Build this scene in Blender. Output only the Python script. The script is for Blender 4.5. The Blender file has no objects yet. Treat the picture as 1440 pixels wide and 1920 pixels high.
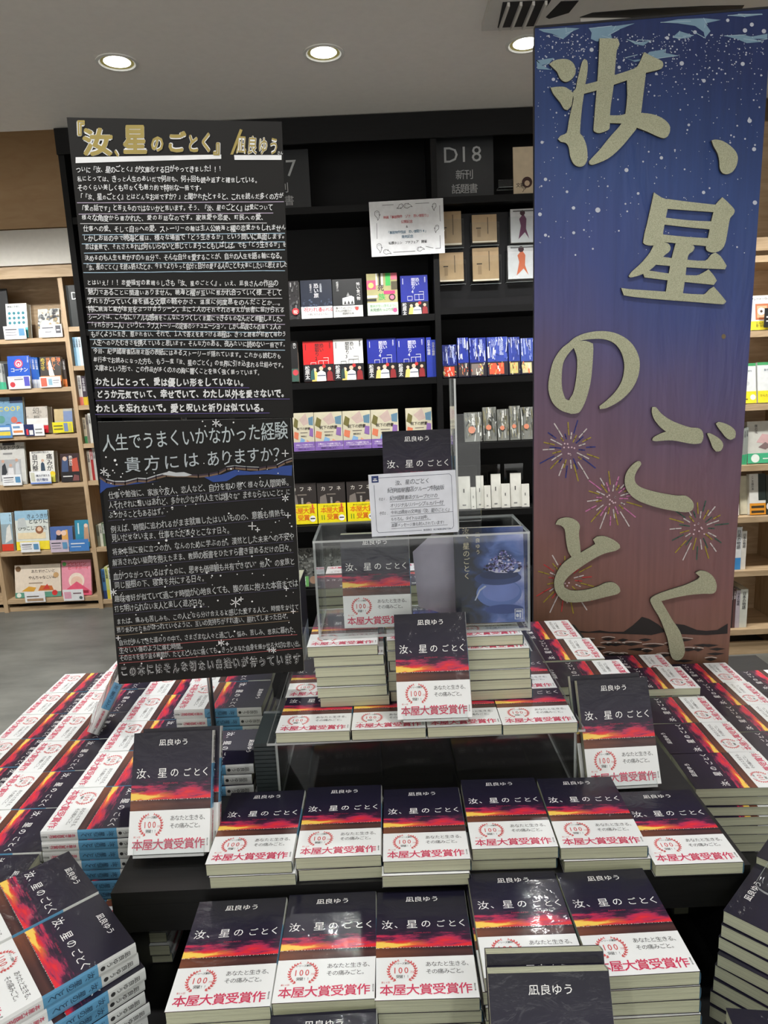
import bpy, math, random
import numpy as np
from mathutils import Matrix, Vector
SC = bpy.context.scene
COL = SC.collection
random.seed(7)

# ------------------------------------------------------------------ camera
H = 1.353                                   # eye height above the floor
F_PX, PITCH, ROLL = 1308.0, 11.0, 2.57
_p, _r = math.radians(PITCH), math.radians(ROLL)
_f = np.array([0, math.cos(_p), -math.sin(_p)])
_u = np.array([0, math.sin(_p), math.cos(_p)])
_x = np.array([1.0, 0, 0])
CX = math.cos(_r) * _x - math.sin(_r) * _u
CU = math.sin(_r) * _x + math.cos(_r) * _u
cd = bpy.data.cameras.new('camera')
cam = bpy.data.objects.new('camera', cd)
COL.objects.link(cam)
cd.sensor_fit = 'VERTICAL'
cd.sensor_height = 36.0
cd.lens = 36.0 * F_PX / 1920.0
cd.clip_start = 0.02
M = Matrix(((CX[0], CU[0], -_f[0], 0), (CX[1], CU[1], -_f[1], 0), (CX[2], CU[2], -_f[2], H), (0, 0, 0, 1)))
cam.matrix_world = M
SC.camera = cam
vs = SC.view_settings
vs.view_transform = 'Standard'
vs.look = 'None'
vs.gamma = 1.0
vs.use_curve_mapping = False
vs.exposure = 0.0
try:
    SC.cycles.use_denoising = True
    SC.cycles.max_bounces = 10
    SC.cycles.transparent_max_bounces = 24
    SC.cycles.sample_clamp_indirect = 4.0
except Exception:
    pass
# the rest of the shop, behind the camera, as an added glow, strongest below to light the ceiling
wd = bpy.data.worlds.new('shop_surround')
SC.world = wd
wd.use_nodes = True
bg = wd.node_tree.nodes['Background']
_tc = wd.node_tree.nodes.new('ShaderNodeTexCoord')
_sp = wd.node_tree.nodes.new('ShaderNodeSeparateXYZ')
_mr = wd.node_tree.nodes.new('ShaderNodeMapRange')
_rp = wd.node_tree.nodes.new('ShaderNodeValToRGB')
wd.node_tree.links.new(_tc.outputs['Generated'], _sp.inputs[0])
wd.node_tree.links.new(_sp.outputs[2], _mr.inputs[0])
_mr.inputs[1].default_value = -1.0
_mr.inputs[2].default_value = 1.0
wd.node_tree.links.new(_mr.outputs[0], _rp.inputs[0])
_rp.color_ramp.elements[0].color = (1.0, 0.98, 0.94, 1)      # stands in for light bounced off the shop floor
_rp.color_ramp.elements[1].color = (0.6, 0.6, 0.58, 1)       # ceiling above
_rp.color_ramp.elements[0].position = 0.30
for _q, _c in ((0.47, 0.75), (0.5, 0.22), (0.56, 0.22), (0.62, 0.45)):   # darker shelves at eye level
    _e = _rp.color_ramp.elements.new(_q)
    _e.color = (_c, _c * .99, _c * .96, 1)
wd.node_tree.links.new(_rp.outputs[0], bg.inputs[0])
bg.inputs[1].default_value = 2.6
LAMP_W = 72.0
CEIL = H + 1.032


def ray(px, py):
    return (px - 720) / F_PX * CX - (py - 960) / F_PX * CU + _f


def at(px, py, Y):                           # the point at depth Y that the photo shows at a pixel
    d = ray(px, py)
    d = d * (Y / d[1])
    return np.array([d[0], d[1], d[2] + H])


def atz(px, py, z):                          # the same, at height z
    d = ray(px, py)
    d = d * ((z - H) / d[2])
    return np.array([d[0], d[1], d[2] + H])


# ------------------------------------------------------------------ materials
def S(r, g, b):
    o = []
    for c in (r, g, b):
        c /= 255.0
        o.append(c / 12.92 if c <= 0.04045 else ((c + 0.055) / 1.055) ** 2.4)
    return tuple(o) + (1.0,)


MATS = {}


def nt(m):
    m.use_nodes = True
    return m.node_tree, m.node_tree.nodes, m.node_tree.links


def mat(name, col, rough=0.6, metal=0.0, coat=0.0, noise=0.06, scale=40.0, bump=0.0, bscale=60.0, spec=0.5, stretch=None, coat_rough=0.05):
    if name in MATS:
        return MATS[name]
    m = bpy.data.materials.new(name)
    t, n, l = nt(m)
    b = n['Principled BSDF']
    b.inputs['Roughness'].default_value = rough
    b.inputs['Metallic'].default_value = metal
    b.inputs['Coat Weight'].default_value = coat
    b.inputs['Coat Roughness'].default_value = coat_rough
    b.inputs['Specular IOR Level'].default_value = spec
    tc = n.new('ShaderNodeTexCoord')
    mp = n.new('ShaderNodeMapping')
    l.new(tc.outputs['Object'], mp.inputs[0])
    if stretch:
        mp.inputs['Scale'].default_value = stretch
    nz = n.new('ShaderNodeTexNoise')
    nz.inputs['Scale'].default_value = scale
    nz.inputs['Detail'].default_value = 4
    l.new(mp.outputs[0], nz.inputs['Vector'])
    rp = n.new('ShaderNodeValToRGB')
    lo = tuple(c * (1 - noise) for c in col[:3]) + (1,)
    hi = tuple(min(1, c * (1 + noise)) for c in col[:3]) + (1,)
    rp.color_ramp.elements[0].color = lo
    rp.color_ramp.elements[1].color = hi
    rp.color_ramp.elements[0].position = 0.3
    rp.color_ramp.elements[1].position = 0.7
    l.new(nz.outputs['Fac'], rp.inputs[0])
    l.new(rp.outputs[0], b.inputs['Base Color'])
    if bump:
        n2 = n.new('ShaderNodeTexNoise')
        n2.inputs['Scale'].default_value = bscale
        n2.inputs['Detail'].default_value = 3
        l.new(mp.outputs[0], n2.inputs['Vector'])
        bp = n.new('ShaderNodeBump')
        bp.inputs['Strength'].default_value = bump
        bp.inputs['Distance'].default_value = 0.002
        l.new(n2.outputs['Fac'], bp.inputs['Height'])
        l.new(bp.outputs[0], b.inputs['Normal'])
        if coat:
            l.new(bp.outputs[0], b.inputs['Coat Normal'])
    MATS[name] = m
    return m


def C(r, g, b, rough=0.55, coat=0.0):        # a printed or painted colour given as it looks
    return mat('print_%d_%d_%d%s' % (r, g, b, '_gloss' if coat else ''), S(r, g, b), rough, coat=coat)


def mth(n, l, op, a, b=None, clamp=False):
    x = n.new('ShaderNodeMath')
    x.operation = op
    x.use_clamp = clamp
    for i, v in enumerate((a, b)):
        if v is None:
            continue
        if isinstance(v, (int, float)):
            x.inputs[i].default_value = v
        else:
            l.new(v, x.inputs[i])
    return x.outputs[0]


def mix(n, l, fac, a, b):
    x = n.new('ShaderNodeMix')
    x.data_type = 'RGBA'
    for s, v in ((x.inputs[0], fac), (x.inputs[6], a), (x.inputs[7], b)):
        if isinstance(v, (int, float, tuple)):
            s.default_value = v
        else:
            l.new(v, s)
    return x.outputs[2]


def film(n, l, b, strength=0.25, scale=(9, 16, 9), base=(0.25, 0.05)):   # the crinkled clear wrap around a new book
    tc = n.new('ShaderNodeTexCoord')
    mp = n.new('ShaderNodeMapping')
    mp.inputs['Scale'].default_value = scale
    oi = n.new('ShaderNodeObjectInfo')
    va = n.new('ShaderNodeVectorMath')
    va.operation = 'ADD'
    vm = n.new('ShaderNodeCombineXYZ')
    l.new(mth(n, l, 'MULTIPLY', oi.outputs['Random'], 40.0), vm.inputs[0])
    l.new(tc.outputs['Object'], mp.inputs[0])
    l.new(mp.outputs[0], va.inputs[0])
    l.new(vm.outputs[0], va.inputs[1])
    nz = n.new('ShaderNodeTexNoise')
    nz.inputs['Scale'].default_value = 1.6
    nz.inputs['Detail'].default_value = 5
    nz.inputs['Distortion'].default_value = 0.8
    l.new(va.outputs[0], nz.inputs['Vector'])
    bp = n.new('ShaderNodeBump')
    bp.inputs['Strength'].default_value = strength
    bp.inputs['Distance'].default_value = 0.004
    l.new(nz.outputs['Fac'], bp.inputs['Height'])
    b.inputs['Roughness'].default_value = base[0]
    b.inputs['Coat Weight'].default_value = 0.55
    b.inputs['Specular IOR Level'].default_value = 0.3
    b.inputs['Coat Roughness'].default_value = base[1]
    l.new(bp.outputs[0], b.inputs['Coat Normal'])


def sunset_material():
    m = bpy.data.materials.new('sunset_cover_print')
    t, n, l = nt(m)
    b = n['Principled BSDF']
    uv = n.new('ShaderNodeTexCoord')
    sp = n.new('ShaderNodeSeparateXYZ')
    l.new(uv.outputs['UV'], sp.inputs[0])
    u, v = sp.outputs[0], sp.outputs[1]
    mp = n.new('ShaderNodeMapping')
    mp.inputs['Scale'].default_value = (2.6, 19, 1)
    mp.inputs['Rotation'].default_value = (0, 0, 0.03)
    l.new(uv.outputs['UV'], mp.inputs[0])
    nz = n.new('ShaderNodeTexNoise')
    nz.inputs['Scale'].default_value = 1.5
    nz.inputs['Detail'].default_value = 5
    nz.inputs['Roughness'].default_value = 0.6
    l.new(mp.outputs[0], nz.inputs['Vector'])
    nf = mth(n, l, 'SUBTRACT', nz.outputs['Fac'], 0.5)
    above = mth(n, l, 'GREATER_THAN', v, 0.438)
    rp = n.new('ShaderNodeValToRGB')         # dark sky, sea and shore
    cr = rp.color_ramp
    stops = [(0.34, S(56, 34, 36)), (0.40, S(80, 48, 46)), (0.428, S(42, 24, 32)), (0.44, S(40, 22, 40)), (0.60, S(34, 24, 48)), (0.75, S(26, 23, 44)), (1.0, S(21, 20, 35))]
    cr.elements[0].position, cr.elements[0].color = stops[0]
    cr.elements[1].position, cr.elements[1].color = stops[-1]
    for p, c in stops[1:-1]:
        e = cr.elements.new(p)
        e.color = c
    l.new(v, rp.inputs[0])
    t_ = mth(n, l, 'DIVIDE', mth(n, l, 'SUBTRACT', 0.585, v), 0.15)
    t_ = mth(n, l, 'ADD', t_, mth(n, l, 'MULTIPLY', nf, 2.6), True)
    t_ = mth(n, l, 'MULTIPLY', t_, mth(n, l, 'MULTIPLY', above, mth(n, l, 'LESS_THAN', v, 0.66)))
    rc = n.new('ShaderNodeValToRGB')         # crimson cloud streaks
    cr = rc.color_ramp
    cr.elements[0].position, cr.elements[0].color = .0, S(52, 30, 54)
    cr.elements[1].position, cr.elements[1].color = 1, S(224, 44, 56)
    for p, c in ((.3, S(92, 32, 68)), (.55, S(180, 46, 84)), (.8, S(208, 40, 64))):
        e = cr.elements.new(p)
        e.color = c
    l.new(t_, rc.inputs[0])
    c0 = mix(n, l, mth(n, l, 'MULTIPLY', t_, 2.5, True), rp.outputs[0], rc.outputs[0])
    # yellow glow low on the left of the sky, drawn in the cover art
    dy = mth(n, l, 'ABSOLUTE', mth(n, l, 'SUBTRACT', mth(n, l, 'ADD', v, mth(n, l, 'MULTIPLY', nf, 0.11)), 0.466))
    gy = mth(n, l, 'SUBTRACT', 1.0, mth(n, l, 'DIVIDE', dy, 0.034), True)
    gx = mth(n, l, 'SUBTRACT', 1.0, mth(n, l, 'DIVIDE', u, 0.56), True)
    g = mth(n, l, 'MULTIPLY', mth(n, l, 'MULTIPLY', gy, gx), 2.4, True)
    g = mth(n, l, 'MULTIPLY', g, above)
    c1 = mix(n, l, g, c0, S(236, 128, 44))
    g2 = mth(n, l, 'MULTIPLY', mth(n, l, 'SUBTRACT', g, 0.55, True), 2.0, True)
    c2 = mix(n, l, g2, c1, S(248, 214, 96))
    # brown sea, warmer at the left
    sea = mth(n, l, 'MULTIPLY', mth(n, l, 'SUBTRACT', 1.0, above), mth(n, l, 'MULTIPLY', mth(n, l, 'SUBTRACT', 0.6, u, True), nz.outputs['Fac']))
    c3 = mix(n, l, mth(n, l, 'MULTIPLY', sea, .8, True), c2, S(190, 110, 60))
    # string of shore lights
    w = n.new('ShaderNodeTexNoise')
    w.noise_dimensions = '1D'
    w.inputs['Scale'].default_value = 60
    l.new(u, w.inputs['W'])
    ln = mth(n, l, 'LESS_THAN', mth(n, l, 'ABSOLUTE', mth(n, l, 'SUBTRACT', v, 0.4355)), 0.0025)
    dots = mth(n, l, 'MULTIPLY', ln, mth(n, l, 'GREATER_THAN', w.outputs['Fac'], 0.54))
    c4 = mix(n, l, mth(n, l, 'MULTIPLY', dots, 0.75), c3, (0.8, 0.78, 0.75, 1))
    l.new(c4, b.inputs['Base Color'])
    film(n, l, b, 0.4, (20, 30, 20), (0.35, 0.06))
    return m


def page_material(name, col, wrap=True):
    m = bpy.data.materials.new(name)
    t, n, l = nt(m)
    b = n['Principled BSDF']
    tc = n.new('ShaderNodeTexCoord')
    mp = n.new('ShaderNodeMapping')
    mp.inputs['Scale'].default_value = (3, 3, 900)
    l.new(tc.outputs['Object'], mp.inputs[0])
    nz = n.new('ShaderNodeTexNoise')
    nz.inputs['Scale'].default_value = 1.0
    nz.inputs['Detail'].default_value = 3
    l.new(mp.outputs[0], nz.inputs['Vector'])
    rp = n.new('ShaderNodeValToRGB')
    rp.color_ramp.elements[0].color = tuple(c * 0.82 for c in col[:3]) + (1,)
    rp.color_ramp.elements[1].color = tuple(min(1, c * 1.1) for c in col[:3]) + (1,)
    rp.color_ramp.elements[0].position = 0.35
    rp.color_ramp.elements[1].position = 0.65
    l.new(nz.outputs['Fac'], rp.inputs[0])
    l.new(rp.outputs[0], b.inputs['Base Color'])
    if wrap:
        film(n, l, b, 1.0, (26, 26, 150), (0.5, 0.1))
        b.inputs['Coat Weight'].default_value = 0.6
    return m


def wrapped(name, col, strength=0.12):
    m = bpy.data.materials.new(name)
    t, n, l = nt(m)
    b = n['Principled BSDF']
    b.inputs['Base Color'].default_value = col
    film(n, l, b, strength, (9, 14, 9), (0.35, 0.07))
    b.inputs['Coat Weight'].default_value = 0.45
    return m


def acrylic_material(name, gloss=1.3, tint=(0.965, 0.975, 0.975, 1), white=0.0):
    m = bpy.data.materials.new(name)
    t, n, l = nt(m)
    n.remove(n['Principled BSDF'])
    out = n['Material Output']
    tr = n.new('ShaderNodeBsdfTransparent')
    tr.inputs[0].default_value = tint
    gl = n.new('ShaderNodeBsdfGlossy')
    gl.inputs['Roughness'].default_value = 0.03
    lw = n.new('ShaderNodeLayerWeight')      # same from either side of the sheet
    lw.inputs['Blend'].default_value = 0.5
    fre = mth(n, l, 'ADD', mth(n, l, 'MULTIPLY', mth(n, l, 'POWER', lw.outputs['Facing'], 4.5), 0.7), 0.02)
    nz = n.new('ShaderNodeTexNoise')
    nz.inputs['Scale'].default_value = 9.0
    mx = n.new('ShaderNodeMixShader')
    l.new(mth(n, l, 'MULTIPLY', fre, mth(n, l, 'ADD', mth(n, l, 'MULTIPLY', nz.outputs['Fac'], 0.2), gloss - 0.1), True), mx.inputs[0])
    l.new(tr.outputs[0], mx.inputs[1])
    l.new(gl.outputs[0], mx.inputs[2])
    last = mx
    if white:
        df = n.new('ShaderNodeBsdfDiffuse')
        df.inputs[0].default_value = (0.86, 0.9, 0.9, 1)
        m2 = n.new('ShaderNodeMixShader')
        m2.inputs[0].default_value = white
        l.new(mx.outputs[0], m2.inputs[1])
        l.new(df.outputs[0], m2.inputs[2])
        last = m2
    l.new(last.outputs[0], out.inputs[0])
    return m


def emit(name, col, s):
    m = bpy.data.materials.new(name)
    t, n, l = nt(m)
    b = n['Principled BSDF']
    b.inputs['Emission Color'].default_value = col
    b.inputs['Emission Strength'].default_value = s
    return m


def wood_material(name, c1, c2, scale=(3, 3, 0.5), spec=0.5):
    m = bpy.data.materials.new(name)
    t, n, l = nt(m)
    b = n['Principled BSDF']
    tc = n.new('ShaderNodeTexCoord')
    mp = n.new('ShaderNodeMapping')
    mp.inputs['Scale'].default_value = scale
    l.new(tc.outputs['Object'], mp.inputs[0])
    nz = n.new('ShaderNodeTexNoise')
    nz.inputs['Scale'].default_value = 9
    nz.inputs['Detail'].default_value = 6
    nz.inputs['Distortion'].default_value = 1.2
    l.new(mp.outputs[0], nz.inputs['Vector'])
    rp = n.new('ShaderNodeValToRGB')
    rp.color_ramp.elements[0].color = c1
    rp.color_ramp.elements[1].color = c2
    rp.color_ramp.elements[0].position = 0.35
    rp.color_ramp.elements[1].position = 0.65
    l.new(nz.outputs['Fac'], rp.inputs[0])
    l.new(rp.outputs[0], b.inputs['Base Color'])
    b.inputs['Roughness'].default_value = 0.5
    b.inputs['Specular IOR Level'].default_value = spec
    return m


WHITE = C(236, 238, 238)
INK = C(40, 40, 44)
PINK = C(206, 52, 92)
RED = C(206, 60, 66)
CHALK = C(226, 230, 232)
M_SUN = sunset_material()
M_PAGE = page_material('cream_page_edges', S(198, 201, 174))
M_PAGE_DRY = page_material('plain_page_edges', S(214, 208, 186), False)
M_BAND = wrapped('white_band_paper', S(234, 237, 238), 0.08)
M_BLUE = wrapped('sky_blue_spine_print', S(102, 164, 206), 0.1)
M_SPW = wrapped('white_spine_print', S(216, 220, 220), 0.1)
M_NAVY = wrapped('night_cover_back', S(38, 34, 50), 0.12)
M_ACR = acrylic_material('clear_acrylic')
M_ACE = acrylic_material('acrylic_cut_edge', 1.6, (0.85, 0.9, 0.9, 1), 0.52)
M_BLK = wood_material('black_stained_wood', S(14, 14, 15), S(24, 24, 25), (1, 14, 14))
M_CASE = wood_material('black_bookcase_board', S(7, 7, 8), S(13, 13, 14), (1, 14, 14), 0.25)
M_WOOD = wood_material('pale_oak_board', S(178, 150, 116), S(198, 172, 138), (4, 4, 0.6))
M_WOODH = wood_material('pale_oak_shelf_board', S(176, 150, 116), S(198, 172, 138), (0.6, 4, 4))
M_PANEL = wood_material('pale_oak_panel', S(186, 152, 112), S(194, 162, 122), (0.6, 4, 2))
M_STEEL = mat('brushed_steel', S(176, 178, 180), 0.28, 1.0)
M_DKMET = mat('dark_metal', S(38, 38, 40), 0.4, 0.6)


# ------------------------------------------------------------------ text shapes
GL = {}


def prep(text, bold=0.0):
    need = [c for c in dict.fromkeys(text) if (c, 0.0) not in GL and c not in ' \u3000']
    obs = []
    for c in need:
        cu = bpy.data.curves.new('glyph', 'FONT')
        cu.body = c
        cu.size = 1.0
        cu.resolution_u = 2
        o = bpy.data.objects.new('glyph', cu)
        COL.objects.link(o)
        obs.append((c, o))
    if obs:
        bpy.context.view_layer.update()
        dg = bpy.context.evaluated_depsgraph_get()
        for c, o in obs:
            me = bpy.data.meshes.new_from_object(o.evaluated_get(dg))
            v = np.array([w.co[:2] for w in me.vertices]) if len(me.vertices) else np.zeros((0, 2))
            GL[(c, 0.0)] = (v, [tuple(p.vertices) for p in me.polygons])
            bpy.data.meshes.remove(me)
        for c, o in obs:
            cu = o.data
            bpy.data.objects.remove(o)
            bpy.data.curves.remove(cu)
    if bold:                                 # heavier strokes: the glyph laid over itself, slightly shifted
        for c in dict.fromkeys(text):
            if c in ' \u3000' or (c, bold) in GL:
                continue
            v, f = GL[(c, 0.0)]
            n = 3 if bold < .02 else (4 if bold < .03 else 8)
            vs, fs = [], []
            for i in range(n):
                t = 2 * math.pi * (i + .25) / n
                fs += [tuple(q + len(v) * i for q in p) for p in f]
                vs.append(np.column_stack([v + [bold * math.cos(t), bold * math.sin(t)], np.full(len(v), i * 3.5e-5)]))
            GL[(c, bold)] = (np.concatenate(vs), fs)


REF = {}


def ref(bold):
    if bold not in REF:
        prep('国', bold)
        v = GL[('国', bold)][0]
        w = v[:, 0].max() - v[:, 0].min()
        REF[bold] = (v[:, 0].min(), v[:, 1].min(), w)
    return REF[bold]


class MB:
    """collects faces for ONE mesh object"""

    def __init__(s):
        s.v, s.f, s.m, s.uv, s.mats = [], [], [], [], []

    def mi(s, m):
        if m not in s.mats:
            s.mats.append(m)
        return s.mats.index(m)

    def poly(s, pts, m, uv=None):
        k = len(s.v)
        s.v += [tuple(map(float, p)) for p in pts]
        s.f.append(tuple(range(k, k + len(pts))))
        s.m.append(s.mi(m))
        s.uv.append(uv)

    def mesh(s, verts, faces, m):
        k = len(s.v)
        i = s.mi(m)
        s.v += [tuple(map(float, p)) for p in verts]
        for f in faces:
            s.f.append(tuple(k + a for a in f))
            s.m.append(i)
            s.uv.append(None)

    def box(s, x0, x1, y0, y1, z0, z1, m, side=None):
        v = [(x0, y0, z0), (x1, y0, z0), (x1, y1, z0), (x0, y1, z0), (x0, y0, z1), (x1, y0, z1), (x1, y1, z1), (x0, y1, z1)]
        fs = [(0, 3, 2, 1), (4, 5, 6, 7), (0, 1, 5, 4), (2, 3, 7, 6), (1, 2, 6, 5), (3, 0, 4, 7)]
        d = (x1 - x0, y1 - y0, z1 - z0)
        thin = d.index(min(d))
        ax = [2, 2, 1, 1, 0, 0]
        k = len(s.v)
        s.v += v
        for f, a in zip(fs, ax):
            s.f.append(tuple(k + q for q in f))
            s.m.append(s.mi(m if (side is None or a == thin) else side))
            s.uv.append(None)

    def prism(s, pts, z0, z1, m, side=None, fr=None):
        """outline pts (2d, ccw) extruded z0..z1 in frame fr=(o,ex,ey,n)"""
        a = sum(pts[i - 1][0] * pts[i][1] - pts[i][0] * pts[i - 1][1] for i in range(len(pts)))
        if a < 0:
            pts = pts[::-1]
        if fr is None:
            fr = (np.zeros(3), np.array([1., 0, 0]), np.array([0, 1., 0]), np.array([0, 0, 1.]))
        P = lambda p, z: fr[0] + fr[1] * p[0] + fr[2] * p[1] + fr[3] * z
        n = len(pts)
        lo = [P(p, z0) for p in pts]
        hi = [P(p, z1) for p in pts]
        s.poly(hi, m)
        s.poly(lo[::-1], m)
        for i in range(n):
            j = (i + 1) % n
            s.poly([lo[i], lo[j], hi[j], hi[i]], side or m)

    def tube(s, pts, r, m, seg=10, cap=True):
        pts = [np.array(p, float) for p in pts]
        k = len(s.v)
        for i, p in enumerate(pts):
            d = pts[min(i + 1, len(pts) - 1)] - pts[max(i - 1, 0)]
            d /= np.linalg.norm(d)
            a = np.cross(d, [0.3, 0.9, 0.31])
            a /= np.linalg.norm(a)
            b = np.cross(d, a)
            rr = r[i] if isinstance(r, (list, tuple)) else r
            for q in range(seg):
                t = 2 * math.pi * q / seg
                s.v.append(tuple(p + rr * (math.cos(t) * a + math.sin(t) * b)))
        i0 = s.mi(m)
        for i in range(len(pts) - 1):
            for q in range(seg):
                q2 = (q + 1) % seg
                s.f.append((k + i * seg + q, k + i * seg + q2, k + (i + 1) * seg + q2, k + (i + 1) * seg + q))
                s.m.append(i0)
                s.uv.append(None)
        if cap:
            s.f.append(tuple(k + q for q in range(seg))[::-1])
            s.f.append(tuple(k + (len(pts) - 1) * seg + q for q in range(seg)))
            s.m += [i0, i0]
            s.uv += [None, None]

    def text(s, txt, fr, x, y, size, m, cell=None, vertical=False, bold=0.0, jit=0.0, slant=0.0, dz=0.0, wsc=None, rise=0.0):
        """txt written from (x,y): left end of the base line, or top centre when vertical; cell = advance"""
        prep(txt, bold)
        rx, ry, rw = ref(bold)
        k = size * 0.92 / rw
        o, ex, ey, nn = fr
        cell = cell or size
        ws = wsc if wsc is not None else (1.0 if vertical else min(1.15, cell / size))
        cx, cy = x, y
        for c in txt:
            if (c, bold) in GL and len(GL[(c, bold)][0]):
                v, fs = GL[(c, bold)]
                lat = c.isascii()
                g = (v[:, :2] - [rx, ry]) * k
                gx = g[:, 0] * ws
                gy = g[:, 1]
                if vertical:
                    if c in '、。':
                        gx = gx + size * 0.55
                        gy = gy + size * 0.5
                    ox, oy = cx - size * 0.46, cy - size * 0.96
                else:
                    ox, oy = cx + cell * 0.02, cy
                    if lat:
                        ox += max(0, (cell - (gx.max() - gx.min()) * 1.0)) * 0.35 - gx.min() * 0.5
                if jit:
                    a = random.uniform(-jit, jit) * 0.35
                    sc = 1 + random.uniform(-jit, jit) * 0.6
                    mx, my = gx.mean(), gy.mean()
                    gx, gy = mx + sc * ((gx - mx) * math.cos(a) - (gy - my) * math.sin(a)), my + sc * ((gx - mx) * math.sin(a) + (gy - my) * math.cos(a))
                    oy += random.uniform(-jit, jit) * size * 0.35
                gx = gx + slant * gy
                pts = o + np.outer(gx + ox, ex) + np.outer(gy + oy, ey) + (nn * dz if v.shape[1] == 2 else np.outer(v[:, 2] + dz, nn))
                s.mesh(pts, fs, m)
            if vertical:
                cy -= cell
            else:
                cx += cell
                cy += rise * cell

    def build(s, name, parent=None, smooth=False):
        me = bpy.data.meshes.new(name)
        me.from_pydata(s.v, [], s.f)
        for m in s.mats:
            me.materials.append(m)
        if len(s.m) == len(me.polygons):
            me.polygons.foreach_set('material_index', s.m)
        if any(u is not None for u in s.uv):
            ul = me.uv_layers.new(name='UVMap')
            for p, u in zip(me.polygons, s.uv):
                if u is not None:
                    for li, q in zip(p.loop_indices, u):
                        ul.data[li].uv = q
        if smooth:
            for p in me.polygons:
                p.use_smooth = True
        me.update()
        o = bpy.data.objects.new(name, me)
        COL.objects.link(o)
        if parent is not None:
            o.parent = parent
        return o


def tag(o, label=None, cat=None, group=None, kind=None):
    if label:
        o['label'] = label
    if cat:
        o['category'] = cat
    if group:
        o['group'] = group
    if kind:
        o['kind'] = kind
    return o


def empty(name, loc=(0, 0, 0), label=None, cat=None, group=None, mw=None):
    o = bpy.data.objects.new(name, None)
    o.empty_display_size = 0.05
    COL.objects.link(o)
    if mw is not None:
        o.matrix_world = mw
    else:
        o.location = loc
    return tag(o, label, cat, group)


def struct(mb, name):
    return tag(mb.build(name), kind='structure')


FR0 = (np.zeros(3), np.array([1., 0, 0]), np.array([0, 1., 0]), np.array([0, 0, 1.]))
FRV = lambda o: (np.array(o, float), np.array([1., 0, 0]), np.array([0, 0, 1.]), np.array([0, -1., 0]))   # upright plane facing the viewer
ORD = ['topmost', 'second from top', 'third from top', 'fourth from top', 'fifth from top', 'sixth from top', 'seventh from top', 'eighth from top', 'ninth from top', 'bottom']
NTH = ['first', 'second', 'third', 'fourth', 'fifth', 'sixth', 'seventh', 'eighth']

# ------------------------------------------------------------------ the room
def floor_material():
    m = bpy.data.materials.new('grey_concrete_tile')
    t, n, l = nt(m)
    b = n['Principled BSDF']
    tc = n.new('ShaderNodeTexCoord')
    nz = n.new('ShaderNodeTexNoise')
    nz.inputs['Scale'].default_value = 3.2
    nz.inputs['Detail'].default_value = 9
    nz.inputs['Roughness'].default_value = 0.68
    mp = n.new('ShaderNodeMapping')
    mp.inputs['Scale'].default_value = (0.6, 1.6, 1)
    l.new(tc.outputs['Object'], mp.inputs[0])
    l.new(mp.outputs[0], nz.inputs['Vector'])
    rp = n.new('ShaderNodeValToRGB')
    rp.color_ramp.elements[0].color = S(84, 86, 83)
    rp.color_ramp.elements[1].color = S(120, 121, 116)
    rp.color_ramp.elements[0].position = 0.3
    rp.color_ramp.elements[1].position = 0.72
    l.new(nz.outputs['Fac'], rp.inputs[0])
    l.new(rp.outputs[0], b.inputs['Base Color'])
    b.inputs['Roughness'].default_value = 0.42
    return m


mb = MB(); mb.box(-4.5, 4.0, -3.5, 5.2, -0.05, 0, floor_material()); struct(mb, 'floor')
M_CEIL = mat('matt_ceiling_paint', S(234, 230, 224), 0.9, noise=0.02)
M_WALL = mat('beige_wall_paint', S(196, 176, 148), 0.8, noise=0.03)
mb = MB(); mb.box(-4.5, 4.0, -3.5, 3.06, CEIL, CEIL + 0.1, M_CEIL); struct(mb, 'ceiling')
mb = MB(); mb.box(-4.5, 4.0, 3.06, 5.2, 3.1, 3.15, M_CEIL); mb.box(-4.5, 4.0, 3.0, 3.06, CEIL + 0.1, 3.15, M_CEIL); struct(mb, 'ceiling_alcove')
mb = MB(); mb.box(-4.5, 4.0, 5.2, 5.3, 0, 3.15, M_WALL); struct(mb, 'wall_back')
mb = MB(); mb.box(-4.6, -4.5, -3.5, 5.3, 0, 3.15, M_WALL); struct(mb, 'wall_left')
mb = MB(); mb.box(4.0, 4.1, -3.5, 5.3, 0, 3.15, M_WALL); struct(mb, 'wall_right')

# recessed downlights: the row the photo shows, the shop's other rows and an added pair
M_LENS = emit('downlight_lens', (1.0, 0.98, 0.93, 1), 14.0)
M_TRIM = mat('white_lamp_trim', S(228, 228, 222), 0.35, noise=0.02)
M_WARM = mat('pale_yellow_reflector', S(236, 226, 150), 0.3, noise=0.02)
lamp_proto = None


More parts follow.
